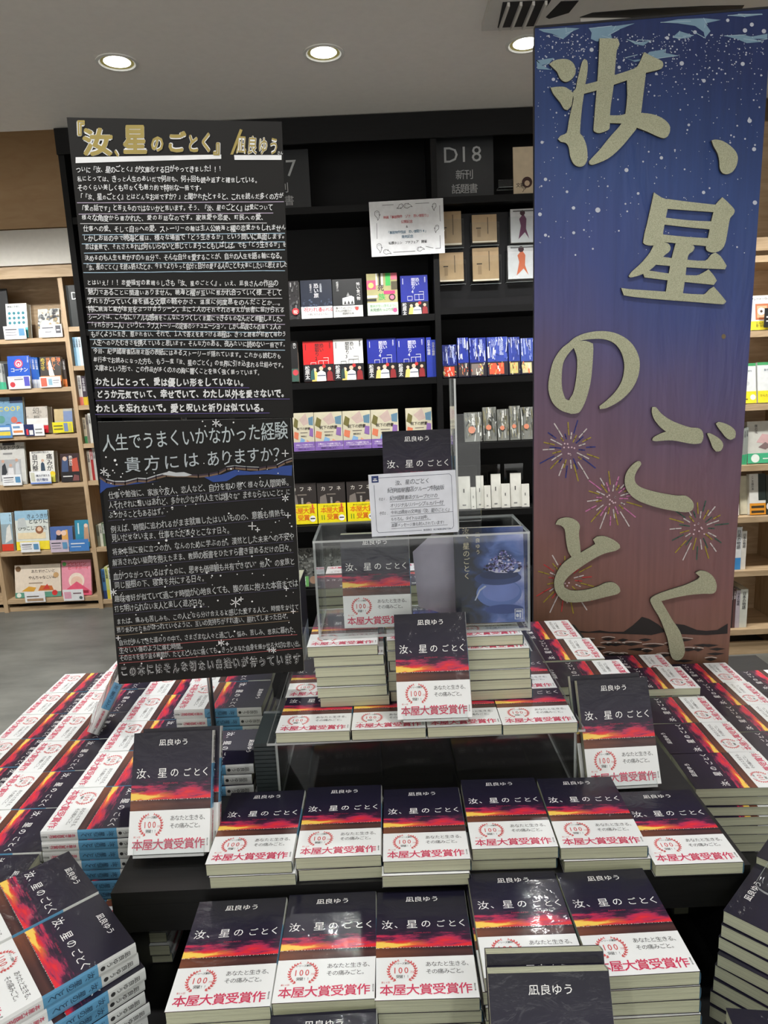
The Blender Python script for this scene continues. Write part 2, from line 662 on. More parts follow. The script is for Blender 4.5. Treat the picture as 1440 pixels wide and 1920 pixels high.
def downlight(x, y, label, watts=LAMP_W, tiltx=0.0, z=None):
    z = CEIL if z is None else z
    global lamp_proto
    e = empty('downlight', (x, y, z), label, 'ceiling light', 'recessed downlights')
    if lamp_proto is None:
        r = []
        N = 28
        prof = [(0.066, -0.0015), (0.066, -0.005), (0.057, -0.006), (0.052, -0.0025)]
        a = MB()
        for i in range(N):
            t0, t1 = 2 * math.pi * i / N, 2 * math.pi * (i + 1) / N
            for (r0, z0), (r1, z1) in zip(prof, prof[1:]):
                a.poly([(r0 * math.cos(t0), r0 * math.sin(t0), z0), (r1 * math.cos(t0), r1 * math.sin(t0), z1), (r1 * math.cos(t1), r1 * math.sin(t1), z1), (r0 * math.cos(t1), r0 * math.sin(t1), z0)], M_TRIM)
        ring = a.build('trim_ring', e, True)
        a = MB()
        for i in range(N):
            t0, t1 = 2 * math.pi * i / N, 2 * math.pi * (i + 1) / N
            a.poly([(0.052 * math.cos(t0), 0.052 * math.sin(t0), -0.0025), (0.042 * math.cos(t0), 0.042 * math.sin(t0), -0.0012), (0.042 * math.cos(t1), 0.042 * math.sin(t1), -0.0012), (0.052 * math.cos(t1), 0.052 * math.sin(t1), -0.0025)], M_WARM)
        refl = a.build('reflector', e, True)
        a = MB()
        a.poly([(0.042 * math.cos(-2 * math.pi * i / N), 0.042 * math.sin(-2 * math.pi * i / N), -0.0012) for i in range(N)], M_LENS)
        lens = a.build('lamp_lens', e)
        lamp_proto = (ring, refl, lens)
    else:
        for c in lamp_proto:
            d = c.copy(); COL.objects.link(d); d.parent = e
    L = bpy.data.lights.new('downlight_beam', 'SPOT')
    L.energy = watts
    L.spot_size = math.radians(118)
    L.spot_blend = 0.55
    L.shadow_soft_size = 0.045
    L.color = (1.0, 0.985, 0.955)
    lo = bpy.data.objects.new('downlight_beam', L)
    COL.objects.link(lo)
    lo.location = (x, y, z - 0.012)
    lo.rotation_euler = (tiltx, 0, 0)
    lo.parent = e
    lo.matrix_parent_inverse = Matrix.Translation((x, y, z)).inverted()


for i, x in enumerate((-0.794, -0.128, 0.525)):
    downlight(x, 2.49, ['leftmost of the three lit round ceiling downlights, above the black handwritten posters', 'middle one of the three lit round ceiling downlights in the bare ceiling', 'lit round ceiling downlight half hidden by the painted banner top corner'][i])
for x in (-2.15, 1.18, 1.84):
    downlight(x, 2.49, 'lit round ceiling downlight in the same row beyond the photo edge')
for y in (0.75, -0.75, -2.0):
    for x in (-1.7, -0.62, 0.5, 1.6):
        downlight(x, y, 'lit round ceiling downlight over the display table and the viewer', LAMP_W * {0.75: .4, -0.75: .5, -2.0: 1.1}[y] * (.5 if y > 0 and abs(x) > 1.2 else 1))

for x in (-1.78, -2.45):  # tilted pair out of view, added to brighten the oak shelves
    downlight(x, 2.95, 'unseen round ceiling downlight added to brighten the left oak bookcase', 120, math.radians(27))

# air conditioner set into the ceiling, top right
e = empty('ceiling_air_conditioner', (0.8, 2.0, CEIL), 'white ceiling cassette air conditioner above the painted banner', 'air conditioner')
M_ACW = mat('white_plastic_casing', S(206, 204, 198), 0.45, noise=0.02)
a = MB(); a.box(-0.44, 0.6, -0.6, 0.345, -0.022, -0.0005, M_ACW); a.build('casing', e)
a = MB()
pts = [(-0.16, 0.285), (-0.13, 0.262), (0.0, 0.252), (0.2, 0.252), (0.31, 0.258), (0.315, 0.287), (0.2, 0.298), (0, 0.300)]
a.prism(pts, -0.0235, -0.022, C(18, 18, 18)); a.build('air_slot', e)
a = MB(); a.prism([(-0.155, 0.300), (0.0, 0.312), (0.2, 0.310), (0.31, 0.298), (0.31, 0.292), (0.2, 0.302), (0, 0.304), (-0.155, 0.294)], -0.030, -0.022, M_ACW); a.build('louver_flap', e)
a = MB(); a.prism([(-0.405, 0.18), (-0.27, 0.18), (-0.285, 0.325), (-0.395, 0.325)], -0.0235, -0.022, C(22, 22, 22)); gr = a.build('intake_grille', e)
for k in range(4):
    a = MB(); x = -0.392 + k * 0.035
    a.box(x, x + 0.007, 0.18, 0.322, -0.034, -0.0235, M_ACW); a.build('grille_slat', gr)
a = MB(); a.prism([(-0.24, 0.19), (-0.19, 0.19), (-0.2, 0.255), (-0.25, 0.285), (-0.262, 0.275)], -0.0235, -0.022, C(16, 16, 16)); a.build('corner_vent', e)


# ------------------------------------------------------------------ bookcases
def shelf_case(name, label, x0, x1, yf, depth, z0, z1, posts, shelves, m, mh, pt=0.022, st=0.026, kick=0.07, header=None):
    e = empty(name, ((x0 + x1) / 2, yf + depth / 2, z0), label, 'bookcase')
    oo = np.array(e.location)
    def part(nm, a):
        o = a.build(nm, e)
        o.matrix_parent_inverse = Matrix.Translation(-Vector(e.location))
        return o
    a = MB(); a.box(x0, x1, yf + depth - 0.012, yf + depth, z0, z1, mh); part('back_panel', a)
    for x in posts:
        a = MB(); a.box(x - pt / 2, x + pt / 2, yf, yf + depth - 0.0125, z0, z1, m); part('side_panel', a)
    ps = sorted(posts)
    for i in range(len(ps) - 1):
        for z in shelves[i]:
            a = MB(); a.box(ps[i] + pt / 2 + 0.0003, ps[i + 1] - pt / 2 - 0.0003, yf + 0.004, yf + depth - 0.0125, z - st, z, mh); part('shelf_board', a)
        a = MB(); a.box(ps[i] + pt / 2 + 0.0003, ps[i + 1] - pt / 2 - 0.0003, yf + 0.02, yf + 0.035, z0, z0 + kick, mh); part('kickboard', a)
    if header:
        for nm, (za, zb, ya, yb, hm) in header.items():
            a = MB(); a.box(x0, x1, ya, yb, za, zb, hm); part(nm, a)
    return e


YB = 3.05
zb = lambda px, py: at(px, py, YB)[2]
BL_S = [zb(700, 382), zb(700, 593), zb(700, 712), zb(660, 845), zb(640, 984), zb(590, 1106)]
BR_S = [zb(900, 366), zb(900, 574), zb(900, 707), zb(930, 829), zb(925, 956), zb(900, 1075)]
shelf_case('black_bookcase', 'tall black wall bookcase behind the display table, under the downlights', -1.25, 1.36, YB, 0.32, 0, CEIL - 0.002,
           (-1.238, -0.64, 0.265, 1.348), [BL_S, BL_S, BR_S], M_CASE, M_CASE, 0.024, 0.027, 0.08, {'top_fascia': (CEIL - 0.1, CEIL - 0.003, YB - 0.012, YB - 0.001, M_CASE)})
YL = 4.2
zl = lambda px, py: at(px, py, YL)[2]
WL_S = [zl(60, 634), zl(60, 728), zl(60, 816), zl(60, 909), zl(60, 1034), zl(60, 1124)]
WL2_S = [zl(150, 612), zl(145, 686), zl(158, 760), zl(165, 832), zl(172, 902), zl(185, 1027), zl(195, 1125)]
M_LIT = mat('white_valance_board', S(222, 218, 208), 0.45, noise=0.03)
shelf_case('oak_bookcase', 'pale oak wall bookcase at far left full of faced-out books', -3.0, -1.14, YL, 0.36, 0, 2.9,
           (-2.99, -2.395, -1.8, -1.15), [WL_S, WL_S, WL2_S], M_WOOD, M_WOODH, 0.026, 0.026, 0.0295,
           {'header_board': (zl(60, 522), zl(60, 500), YL - 0.016, YL - 0.002, M_WOODH), 'valance_board': (zl(60, 498), zl(60, 432), YL - 0.024, YL - 0.003, M_LIT),
            'upper_panel': (zl(60, 430), 2.9, YL - 0.03, YL - 0.002, M_PANEL)})
YR = 3.05
zr = lambda px, py: at(px, py, YR)[2]
WR_S = [zr(1400, 480), zr(1400, 621), zr(1400, 759), zr(1400, 873), zr(1400, 970), zr(1400, 1071), zr(1400, 1181)]
shelf_case('oak_bookcase', 'pale oak wall bookcase at far right, mostly hidden by the painted banner', 1.385, 2.3, YR, 0.3, 0, CEIL - 0.002,
           (1.4, 1.85, 2.29), [WR_S, WR_S], M_WOOD, M_WOODH, 0.026, 0.026, 0.06,
           {'header_board': (zr(1430, 470), zr(1430, 445), YR - 0.004, YR + 0.003, M_WOODH)})


# ------------------------------------------------------------------ books on the bookcases
def art(mb, items, w, h, fr, dz=0.0006):
    """cover artwork drawn on a w x h face whose lower left corner is fr[0]"""
    for k, it in enumerate(items):
        z = dz + 0.0001 * k
        o, ex, ey, nn = fr
        P = lambda x, y: o + ex * (x * w) + ey * (y * h) + nn * z
        if it[0] == 'r':
            _, x0, y0, x1, y1, c = it
            mb.poly([P(x0, y0), P(x1, y0), P(x1, y1), P(x0, y1)], C(*c))
        elif it[0] == 'p':
            mb.poly([P(x, y) for x, y in it[1]], C(*it[2]))
        elif it[0] == 'c':
            _, x, y, r, c = it
            mb.poly([P(x, y) + ex * (r * w * math.cos(2 * math.pi * i / 20)) + ey * (r * w * math.sin(2 * math.pi * i / 20)) for i in range(20)], C(*c))
        elif it[0] == 't':
            txt, x, y, s, c = it[1:6]
            mb.text(txt, fr, x * w, y * h, s * w, C(*c), dz=z, bold=0.012)
        elif it[0] == 'v':
            txt, x, y, s, c = it[1:6]
            mb.text(txt, fr, x * w, y * h, s * w, C(*c), dz=z, vertical=True, bold=0.012)


def scatter(n, cols, seed, x0=0, y0=0, x1=1, y1=1, sz=(0.03, 0.12)):
    r = random.Random(seed)
    out = []
    for i in range(n):
        x, y = r.uniform(x0, x1), r.uniform(y0, y1)
        a, b = r.uniform(*sz), r.uniform(*sz)
        t = r.uniform(0, 3.14)
        c = r.choice(cols)
        q = []
        for sx, sy in ((-1, -1), (1, -1), (1, 1), (-1, 1)):
            px, py = x + (sx * a * math.cos(t) - sy * b * math.sin(t)) / 2, y + (sx * a * math.sin(t) + sy * b * math.cos(t)) / 2 * 0.75
            q.append((min(x1, max(x0, px)), min(y1, max(y0, py))))
        out.append(('p', q, c))
    return out


def streaks(n, cols, seed, y0=0.0, y1=1.0):  # tall colour slivers; the palest paint reflections on a glossy wrap
    r = random.Random(seed)
    out = []
    for i in range(n):
        x, y, w_, h_ = r.uniform(0, .94), r.uniform(y0, y1 - .1), r.uniform(.02, .09), r.uniform(.06, .4)
        t, d = min(y1, y + h_), r.uniform(-.08, .08)
        q = lambda v: min(1, max(0, v))
        out.append(('p', [(x, y), (q(x + w_), y + .01), (q(x + w_ * .8 + d), t), (q(x + d), t - .01)], r.choice(cols)))
    return out


def faced_book(x0, x1, yt, yb, Y, col, label, items=(), band=None, thick=0.022, lean=8, cat='book', group=None, name='book', slope=None, gloss=True, page=True):
    """a book facing out: its lower corners stand at pixels x0..x1,yb on the shelf at depth Y"""
    a, b = at(x0, yb, Y), at(x1, yb - (x1 - x0) * 0.045, Y)
    lim = -2.379 if abs(Y - YL) < .1 and b[0] < -1.8 else -9
    a[0], b[0] = max(a[0], lim), b[0]
    w = b[0] - a[0]
    t = at((x0 + x1) / 2, yt, Y + 0.02)
    h = (t[2] - (a[2] + b[2]) / 2) / math.cos(math.radians(lean))
    zs = (a[2] + b[2]) / 2 if slope is None else slope
    r = math.radians(90 - lean)
    R = Matrix.Rotation(r, 4, 'X')
    drop = thick * math.sin(math.radians(lean))
    e = empty(name, label=label, cat=cat, group=group, mw=Matrix.Translation(((a[0] + b[0]) / 2, Y + thick, zs + 0.0005)) @ R)
    mbk = MB()
    mcol = C(*col, rough=0.35, coat=0.3 if gloss else 0.0)
    mbk.box(-w / 2, w / 2, 0, h, thick - 0.0008, thick, mcol)
    mbk.box(-w / 2, -w / 2 + 0.0008, 0, h, 0, thick - 0.0008, mcol)
    mbk.box(-w / 2, w / 2, 0, h, -0.0008, 0, mcol)
    fr = (np.array([-w / 2, 0, thick]), np.array([1., 0, 0]), np.array([0, 1., 0]), np.array([0, 0, 1.]))
    art(mbk, items, w, h, fr)
    mbk.build('book_cover', e)
    if page:
        p = MB(); p.box(-w / 2 + 0.001, w / 2 - 0.0015, 0.001, h - 0.0015, 0.0001, thick - 0.001, M_PAGE_DRY); p.build('page_block', e)
    if band:
        frac, bc, bit = band
        k = MB()
        k.box(-w / 2 - 0.0004, w / 2 + 0.0004, 0.0005, h * frac, thick + 0.0014, thick + 0.0019, C(*bc, rough=0.4))
        f2 = (np.array([-w / 2, 0, thick + 0.0019]),) + fr[1:]
        art(k, bit, w, h * frac, f2, 0.0003)
        k.build('paper_band', e)
    return e


def spine_row(specs, Y, x, yb, label_fn, group, z=None, name='book'):
    """books standing spine out, left to right; specs: (thickness px, height px, colour, lower colour or None, depth)"""
    while group == 'spines in the narrow oak bay' and -2.0 < at(x, yb, Y)[0] < -1.785:
        x += .5
    for i, (tp, hp, col, low, dp) in enumerate(specs):
        a, b, t = at(x, yb, Y), at(x + tp, yb - tp * 0.045, Y), at(x + tp / 2, yb - hp, Y)
        w, h = b[0] - a[0], (t[2] - a[2]) * .97
        zz = (z if z is not None else a[2]) + 0.0005
        e = empty(name, (a[0] + w / 2, Y + dp / 2, zz), label_fn(i), 'book', group)
        k = MB()
        k.box(-w / 2 + 0.0002, w / 2 - 0.0002, -dp / 2, -dp / 2 + 0.0012, 0, h, C(*col, coat=0.2))
        k.box(-w / 2 + 0.0002, -w / 2 + 0.001, -dp / 2 + 0.0012, dp / 2, 0, h, C(*col, coat=0.2))
        k.box(w / 2 - 0.001, w / 2 - 0.0002, -dp / 2 + 0.0012, dp / 2, 0, h, C(*col, coat=0.2))
        fr = (np.array([-w / 2, -dp / 2, 0]), np.array([1., 0, 0]), np.array([0, 0, 1.]), np.array([0, -1., 0]))
        if low:
            art(k, [('r', 0.04, 0.0, 0.96, 0.28, low)], w, h, fr)
        dark = sum(col) < 330
        n = 5
        s = min(w * 0.6, h * 0.09)
        k.text('日本の物語集'[:n], fr, w / 2, h * 0.93, s, C(225, 225, 225) if dark else C(50, 50, 60), vertical=True, dz=0.0008, bold=0.01)
        k.build('book_cover', e)
        k = MB(); k.box(-w / 2 + 0.0012, w / 2 - 0.0012, -dp / 2 + 0.0014, dp / 2 - 0.001, 0.001, h - 0.002, M_PAGE_DRY); k.build('page_block', e)
        x += tp


def price_card(x0, x1, y0, y1, Y, label, col=(238, 240, 242), items=()):
    a, b, t = at(x0, y1, Y), at(x1, y1 - (x1 - x0) * 0.045, Y), at(x0, y0, Y)
    w, h = b[0] - a[0], t[2] - a[2]
    k = MB()
    k.box(0, w, 0, 0.0012, 0, h, C(*col))
    fr = (np.array([0, 0, 0.]), np.array([1., 0, 0]), np.array([0, 0, 1.]), np.array([0, -1., 0]))
    art(k, items or [('r', 0.08, 0.7, 0.6, 0.78, (60, 60, 70)), ('r', 0.08, 0.5, 0.55, 0.55, (120, 120, 130)), ('r', 0.08, 0.3, 0.58, 0.35, (120, 120, 130)), ('r', 0.68, 0.25, 0.94, 0.8, (96, 150, 190))], w, h, fr)
    o = k.build('shop_card')
    o.location = a
    tag(o, label, 'card', 'shop cards on the oak shelf edges')


YS = YB + 0.03
s1, s2, s3, s4, s5 = BL_S[1], BL_S[2], BL_S[3], BL_S[4], BL_S[5]
GB = 'books faced out on the black bookcase'
PEOPLE = [('r', 0, 0, 1, 1, (22, 22, 28)), ('v', '松原太', 0.12, 0.92, 0.15, (235, 235, 235)), ('p', [(.26, 0), (.3, .5), (.38, .62), (.46, .5), (.5, 0)], (226, 200, 110)), ('c', .37, .68, .055, (225, 190, 165)),
          ('p', [(.42, 0), (.45, .5), (.58, .66), (.72, .5), (.74, 0)], (232, 232, 228)), ('r', .45, .3, .72, .36, (60, 70, 100)), ('c', .58, .75, .07, (220, 185, 160)),
          ('p', [(.76, 0), (.78, .5), (.86, .64), (.95, .5), (.97, 0)], (140, 30, 34)), ('c', .86, .72, .055, (215, 180, 155)), ('c', .68, .88, .06, (190, 40, 40))]


def madori(n, c2, line):
    it = [('v', '恐い', 0.62, 0.93, 0.14, c2), ('v', '間取り' + n, 0.47, 0.93, 0.14, c2), ('r', .08, .93, .1, .78, c2), ('v', '事故物件', 0.9, 0.95, 0.05, c2)]
    for (x0, y0, x1, y1) in ((.24, .36, .42, .37), (.24, .36, .25, .46), (.24, .46, .42, .47), (.41, .36, .42, .47), (.5, .36, .84, .37), (.5, .37, .51, .5), (.5, .5, .84, .51), (.83, .37, .84, .57), (.66, .37, .67, .51), (.67, .57, .84, .58)):
        it.append(('r', x0, y0, x1, y1, line))
    return it


BLUE = (36, 48, 150)
faced_book(540, 563, 526, 599, YS, (40, 38, 40), 'dark grey patterned book with a red round seal, cut off by the black poster edge', scatter(50, [(110, 110, 110), (70, 70, 72), (24, 24, 26)], 3) + [('c', .66, .2, .28, (200, 36, 46)), ('t', '呪', .5, .13, .32, (240, 220, 210)), ('v', '怪談本', .35, .95, .12, (220, 220, 220))], group=GB, slope=s1)
faced_book(566, 624, 523, 597, YS, (30, 38, 56), 'dark slate book with a white band on the upper black shelf', [('v', '恐い旅', .5, .9, .15, (235, 235, 240)), ('v', '全国霊場', .65, .9, .07, (200, 205, 215)), ('v', '松原夕二', .33, .9, .07, (225, 225, 230))] + scatter(30, [(70, 84, 108), (52, 62, 84)], 4, y0=.3, y1=.5, sz=(.01, .08)),
           (.31, (238, 236, 236), [('t', '呪われる、', .08, .55, .15, (206, 40, 60)), ('t', '憑られる', .55, .55, .12, (206, 40, 60)), ('t', 'この旅に出てはならない', .12, .25, .07, (60, 60, 60))]), group=GB, slope=s1)
faced_book(626, 681, 523, 596, YS, (36, 38, 40), 'black book with a white cake drawing on its cover', [('v', '怖い食べ物', .87, .9, .12, (225, 225, 225)), ('v', '松原夕二', .17, .94, .08, (220, 220, 220)), ('p', [(.32, .33), (.72, .33), (.72, .52), (.62, .56), (.32, .5)], (228, 228, 228)), ('p', [(.46, .55), (.58, .55), (.52, .65)], (150, 150, 150)), ('p', [(.36, .34), (.46, .34), (.41, .44)], (60, 60, 60)), ('p', [(.48, .34), (.58, .34), (.53, .44)], (60, 60, 60)), ('p', [(.6, .34), (.7, .34), (.65, .44)], (60, 60, 60))],
           (.3, (226, 226, 222), [('t', '食べてはいけない恐怖', .08, .7, .08, (50, 50, 50)), ('t', 'それは何度目の', .06, .45, .08, (50, 50, 50)), ('t', '奇跡的な本', .3, .2, .08, (50, 50, 50)), ('c', .8, .72, .06, (200, 70, 60))]), group=GB, slope=s1)
faced_book(690, 747, 512, 592, YS, (186, 176, 120), 'pink and green patterned book beside the black cake book', [('r', 0, 0, 1, 1, (178, 172, 120)), ('r', 0, .62, .3, .84, (230, 90, 130)), ('c', .14, .72, .09, (214, 206, 120)), ('r', .3, .72, .36, 1, (240, 240, 236)), ('r', .4, .72, .46, 1, (30, 30, 30)), ('r', .48, .7, .54, 1, (240, 240, 236)), ('r', .62, .7, .78, 1, (70, 190, 90)), ('r', .8, .84, 1, 1, (235, 120, 140)), ('r', .8, .6, 1, .8, (90, 84, 60)), ('v', '死', .46, .72, .2, (60, 24, 70)), ('t', '族', .38, .36, .22, (60, 180, 90)), ('r', .55, .5, .92, .58, (228, 60, 120)), ('r', 0, .34, .3, .4, (36, 36, 36)), ('r', 0, .42, .34, .48, (240, 240, 236)), ('c', .82, .42, .11, (60, 50, 40)), ('c', .82, .42, .07, (230, 120, 150))],
           (.3, (200, 226, 200), [('t', '草木が生い茂るように', .08, .62, .09, (120, 150, 120)), ('t', '未見感たっぷり描写', .08, .3, .1, (70, 80, 70)), ('c', .9, .35, .07, (224, 80, 140)), ('r', 0, 0, 1, .1, (236, 236, 236))]), group=GB, slope=s1, thick=0.035)
faced_book(753, 804, 515, 589, YS, BLUE, 'blue book beside the shelf divider on the upper black shelf', madori('4', (220, 222, 240), (235, 235, 245)), (.32, (22, 22, 28), PEOPLE), group=GB, slope=s1)
faced_book(534, 561, 644, 721, YS, (26, 26, 28), 'black book half hidden by the black poster, left of the red book', [('v', '恐い', .8, .95, .2, (220, 220, 220))], (.32, (60, 90, 80), [('c', .8, .7, .2, (190, 60, 70)), ('r', .1, .1, .5, .6, (180, 190, 170))]), group=GB, slope=s2, thick=.04)
faced_book(571, 627, 642, 719, YS, (204, 34, 36), 'red book with a photo band on the middle black shelf', madori('2', (30, 22, 24), (240, 225, 220)), (.42, (22, 22, 28), PEOPLE + [('p', [(.22, .1), (.24, .6), (.34, .8), (.36, .1)], (40, 90, 90))]), group=GB, slope=s2)
faced_book(628, 683, 639, 717, YS, (222, 222, 220), 'white book with line drawn room plans, right of the red book', madori('3', (40, 40, 44), (70, 70, 76)), (.4, (22, 22, 28), PEOPLE + [('p', [(.22, .1), (.24, .6), (.34, .8), (.36, .1)], (30, 60, 60))]), group=GB, slope=s2)
faced_book(691, 745, 637, 713, YS, BLUE, 'blue book just right of the white room plan book', madori('4', (220, 222, 240), (235, 235, 245)), (.38, (22, 22, 28), PEOPLE), group=GB, slope=s2, thick=.03)
faced_book(746, 799, 635, 710, YS, BLUE, 'blue book at the right end of the middle black shelf', madori('4', (220, 222, 240), (235, 235, 245)), (.38, (22, 22, 28), PEOPLE), group=GB, slope=s2)
spine_row([(9, 77, (40, 60, 170), None, .13), (8, 72, (44, 66, 176), None, .13)], YS, 801, 708, lambda i: ['blue spine beside the rightmost blue room plan book', 'blue spine nearest the black shelf divider'][i], 'blue spines beside the shelf divider', z=s2)


def picnic(seed):
    return [('r', 0, 0, 1, 1, (196, 190, 166)), ('p', [(.3, .82), (.62, .99), (.76, .72), (.5, .66)], (186, 164, 156)), ('p', [(.02, .66), (.2, .58), (.26, .8), (.1, .88)], (104, 98, 50)), ('p', [(.74, .86), (.98, .9), (.96, .66), (.76, .68)], (92, 128, 150)),
            ('t', '靴下の読書', .18, .55, .13, (48, 42, 40)), ('r', .34, .47, .68, .49, (110, 100, 96)), ('t', '梅田忠之', .36, .37, .07, (70, 66, 64)), ('p', [(.02, .36), (.22, .3), (.26, .48), (.06, .52)], (206, 116, 84)), ('p', [(.76, .4), (.94, .36), (.96, .58), (.8, .6)], (130, 96, 160)),
            ('p', [(.28, .2), (.46, .12), (.54, .3), (.36, .36)], (120, 160, 200)), ('p', [(.58, .16), (.74, .08), (.8, .22), (.64, .3)], (206, 150, 120)), ('p', [(.04, .1), (.2, .04), (.24, .2), (.1, .24)], (110, 120, 60))]


PB = (.24, (128, 98, 172), [('t', '仕事はどこでも読書で変わる。', .1, .62, .062, (235, 225, 240)), ('t', 'ハードな日々の読み方が手に入る', .08, .4, .062, (235, 225, 240)), ('t', '時短術を公開します。', .2, .16, .06, (60, 40, 90))])
for i, (xa, xb_, ya, ybm) in enumerate(((552, 591, 777, 850), (592, 644, 775, 848), (645, 697, 772, 845), (698, 749, 770, 843), (763, 812, 766, 839))):
    faced_book(xa, xb_, ya, ybm, YS, (196, 190, 166), ['purple banded collage book beside the black poster edge', 'second purple banded collage book from the black poster', 'middle one of the five purple banded collage books', 'fourth purple banded collage book from the poster, partly behind the upright paperback', 'collage book nearest the shelf divider, behind the upright paperback'][i], picnic(i), PB, group='collage cover books with purple bands', slope=s3)


def cafe():
    return [('r', 0, 0, 1, 1, (44, 38, 36)), ('p', [(.06, .42), (.1, .66), (.3, .72), (.36, .42)], (120, 112, 106)), ('t', 'カ', .14, .8, .16, (214, 208, 200)), ('t', 'フ', .42, .8, .16, (214, 208, 200)), ('t', 'ネ', .7, .8, .16, (214, 208, 200)), ('v', '阿部暁子', .5, .64, .07, (214, 208, 200)), ('c', .72, .47, .1, (168, 136, 112)), ('r', .34, .7, .66, .73, (120, 112, 104))]


YBD = (.49, (240, 224, 20), [('t', '本屋大賞', .1, .52, .21, (226, 96, 20)), ('t', '受賞', .32, .18, .21, (226, 96, 20)), ('c', .84, .26, .11, (245, 245, 245)), ('r', .76, .24, .92, .3, (60, 60, 60)), ('r', .12, .18, .15, .42, (110, 150, 20)), ('r', .2, .18, .23, .42, (110, 150, 20)), ('t', '食べることは生きること', .2, .84, .055, (110, 90, 10)), ('r', .82, .76, .88, .98, (220, 90, 60))])
for i, (xa, xb_, ya, ybm) in enumerate(((543, 596, 912, 990), (598, 650, 911, 988), (653, 706, 908, 985))):
    faced_book(xa, xb_, ya, ybm, YS, (44, 38, 36), ['yellow banded dark book touching the black poster edge', 'middle one of three yellow banded dark books above the acrylic case', 'yellow banded dark book nearest the handwritten white card'][i], cafe(), YBD, group='dark books with yellow award bands', slope=s4)
GREY = [(90, 92, 90), (60, 62, 60), (130, 132, 128), (42, 44, 42)]
faced_book(548, 600, 1032, 1106, YS, (104, 106, 102), 'grey engraved cover book low on the black bookcase, left of the acrylic case', scatter(140, GREY, 8, y0=.3, sz=(.02, .09)) + [('r', .3, .04, .62, .3, (104, 168, 96)), ('v', '寓話', .46, .28, .14, (230, 240, 230)), ('c', .8, .2, .14, (150, 120, 100))], group=GB, slope=s5)
faced_book(602, 652, 1028, 1104, YS, (110, 112, 108), 'grey book seen through the left end of the acrylic case', scatter(140, GREY, 9, x0=.38, sz=(.02, .09)) + [('v', '物語のつくり', .18, .97, .17, (34, 34, 34))], group=GB, slope=s5)

# right bay of the black bookcase
r0, r1, r2, r3, r4 = BR_S[:5]
KR = (186, 158, 120)
pk = []
n_lab = ['tan pocket notebook at upper left of the clear wall pockets', 'tan pocket notebook in the upper middle clear pocket', 'white sheet with a purple figure in the upper right clear pocket',
         'tan notebook at lower left of the clear wall pockets', 'tan notebook in the lower middle clear pocket', 'white sheet with an orange figure in the lower right clear pocket']
for i, (xa, xb_, ya, ybm) in enumerate(((823, 866, 398, 461), (886, 932, 404, 456), (958, 1006, 393, 456), (825, 870, 475, 529), (887, 936, 466, 528), (953, 1006, 461, 524))):
    w_ = i in (2, 5)
    fig = [('p', [(.3, .1), (.4, .5), (.34, .7), (.5, .86), (.62, .7), (.6, .4), (.72, .1), (.55, .3)], (110, 50, 90) if i == 2 else (214, 110, 70)), ('c', .47, .88, .1, (70, 40, 50)), ('r', .1, .92, .9, .95, (90, 90, 90))]
    faced_book(xa, xb_, ya, ybm, YS + 0.02, (226, 228, 230) if w_ else KR, n_lab[i], fig if w_ else [('r', .62, .3, .65, .9, (90, 74, 56)), ('r', .16, .5, .36, .54, (70, 56, 40)), ('r', .2, .2, .34, .48, (160, 134, 100)), ('r', 0, 0, 1, .05, (236, 226, 206))], thick=.01, cat='notebook', group='items in the clear wall pockets', name='pocket_notebook', lean=4)
    a0, b0 = at(xa - 3, ybm + 5, YS + 0.005), at(xb_ + 4, ybm + 5, YS + 0.005)
    t0 = at(xa, ya + 14, YS + 0.005)
    a0[0] = max(a0[0], .279)
    e = empty('clear_pocket', a0, 'clear plastic wall pocket holding the ' + n_lab[i].split(' in the')[0].split(' at ')[0] + [' at upper left', ' at upper middle', ' at upper right', ' at lower left', ' at lower middle', ' at lower right'][i], 'pocket', 'clear wall pockets')
    a0[0] = max(a0[0], .279)
    wv, hv = b0[0] - a0[0], t0[2] - a0[2]
    k = MB(); k.box(0, wv, 0, 0.0015, 0, hv, M_ACR, M_ACE); k.build('front_sheet', e)
    k = MB(); k.box(0, wv, 0.0016, 0.05, -0.0015, 0, M_ACR, M_ACE); k.build('pocket_floor', e)
    k = MB(); k.box(0, wv, 0.05, 0.0515, 0, hv + 0.02, M_ACR, M_ACE); k.build('back_sheet', e)
# hanging rail behind pockets
a0 = at(815, 395, YB + 0.09)
k = MB(); k.box(.281, .281 + 0.48, YB + 0.085, YB + 0.095, r1 + .0005, at(900, 400, YB + 0.09)[2], M_DKMET)
tag(k.build('display_board'), 'dark panel behind the clear wall pockets on the black shelf', 'display panel')

faced_book(963, 1012, 262, 352, YS, (214, 196, 166), 'tan folder with a drawn figure standing top right beside the banner', [('r', 0, .0, 1, 1, (216, 198, 168)), ('c', .52, .26, .2, (70, 40, 34)), ('c', .52, .24, .1, (216, 190, 160)), ('t', '文豪', .1, .16, .16, (50, 36, 30)), ('t', 'ア', .3, .05, .2, (50, 36, 30))], thick=.006, cat='folder', name='paper_folder', slope=r0, lean=3, gloss=False, page=False)
e = empty('acrylic_holder', at(935, 352, YS + .01), 'low clear acrylic holder on the shelf beside the D18 sign', 'acrylic holder')
k = MB(); k.box(0, .1, 0, .002, 0.001, .03, M_ACR, M_ACE); k.build('front_lip', e)
k = MB(); k.box(0, .1, .002, .05, 0.001, .003, M_ACR, M_ACE); k.build('base_plate', e)


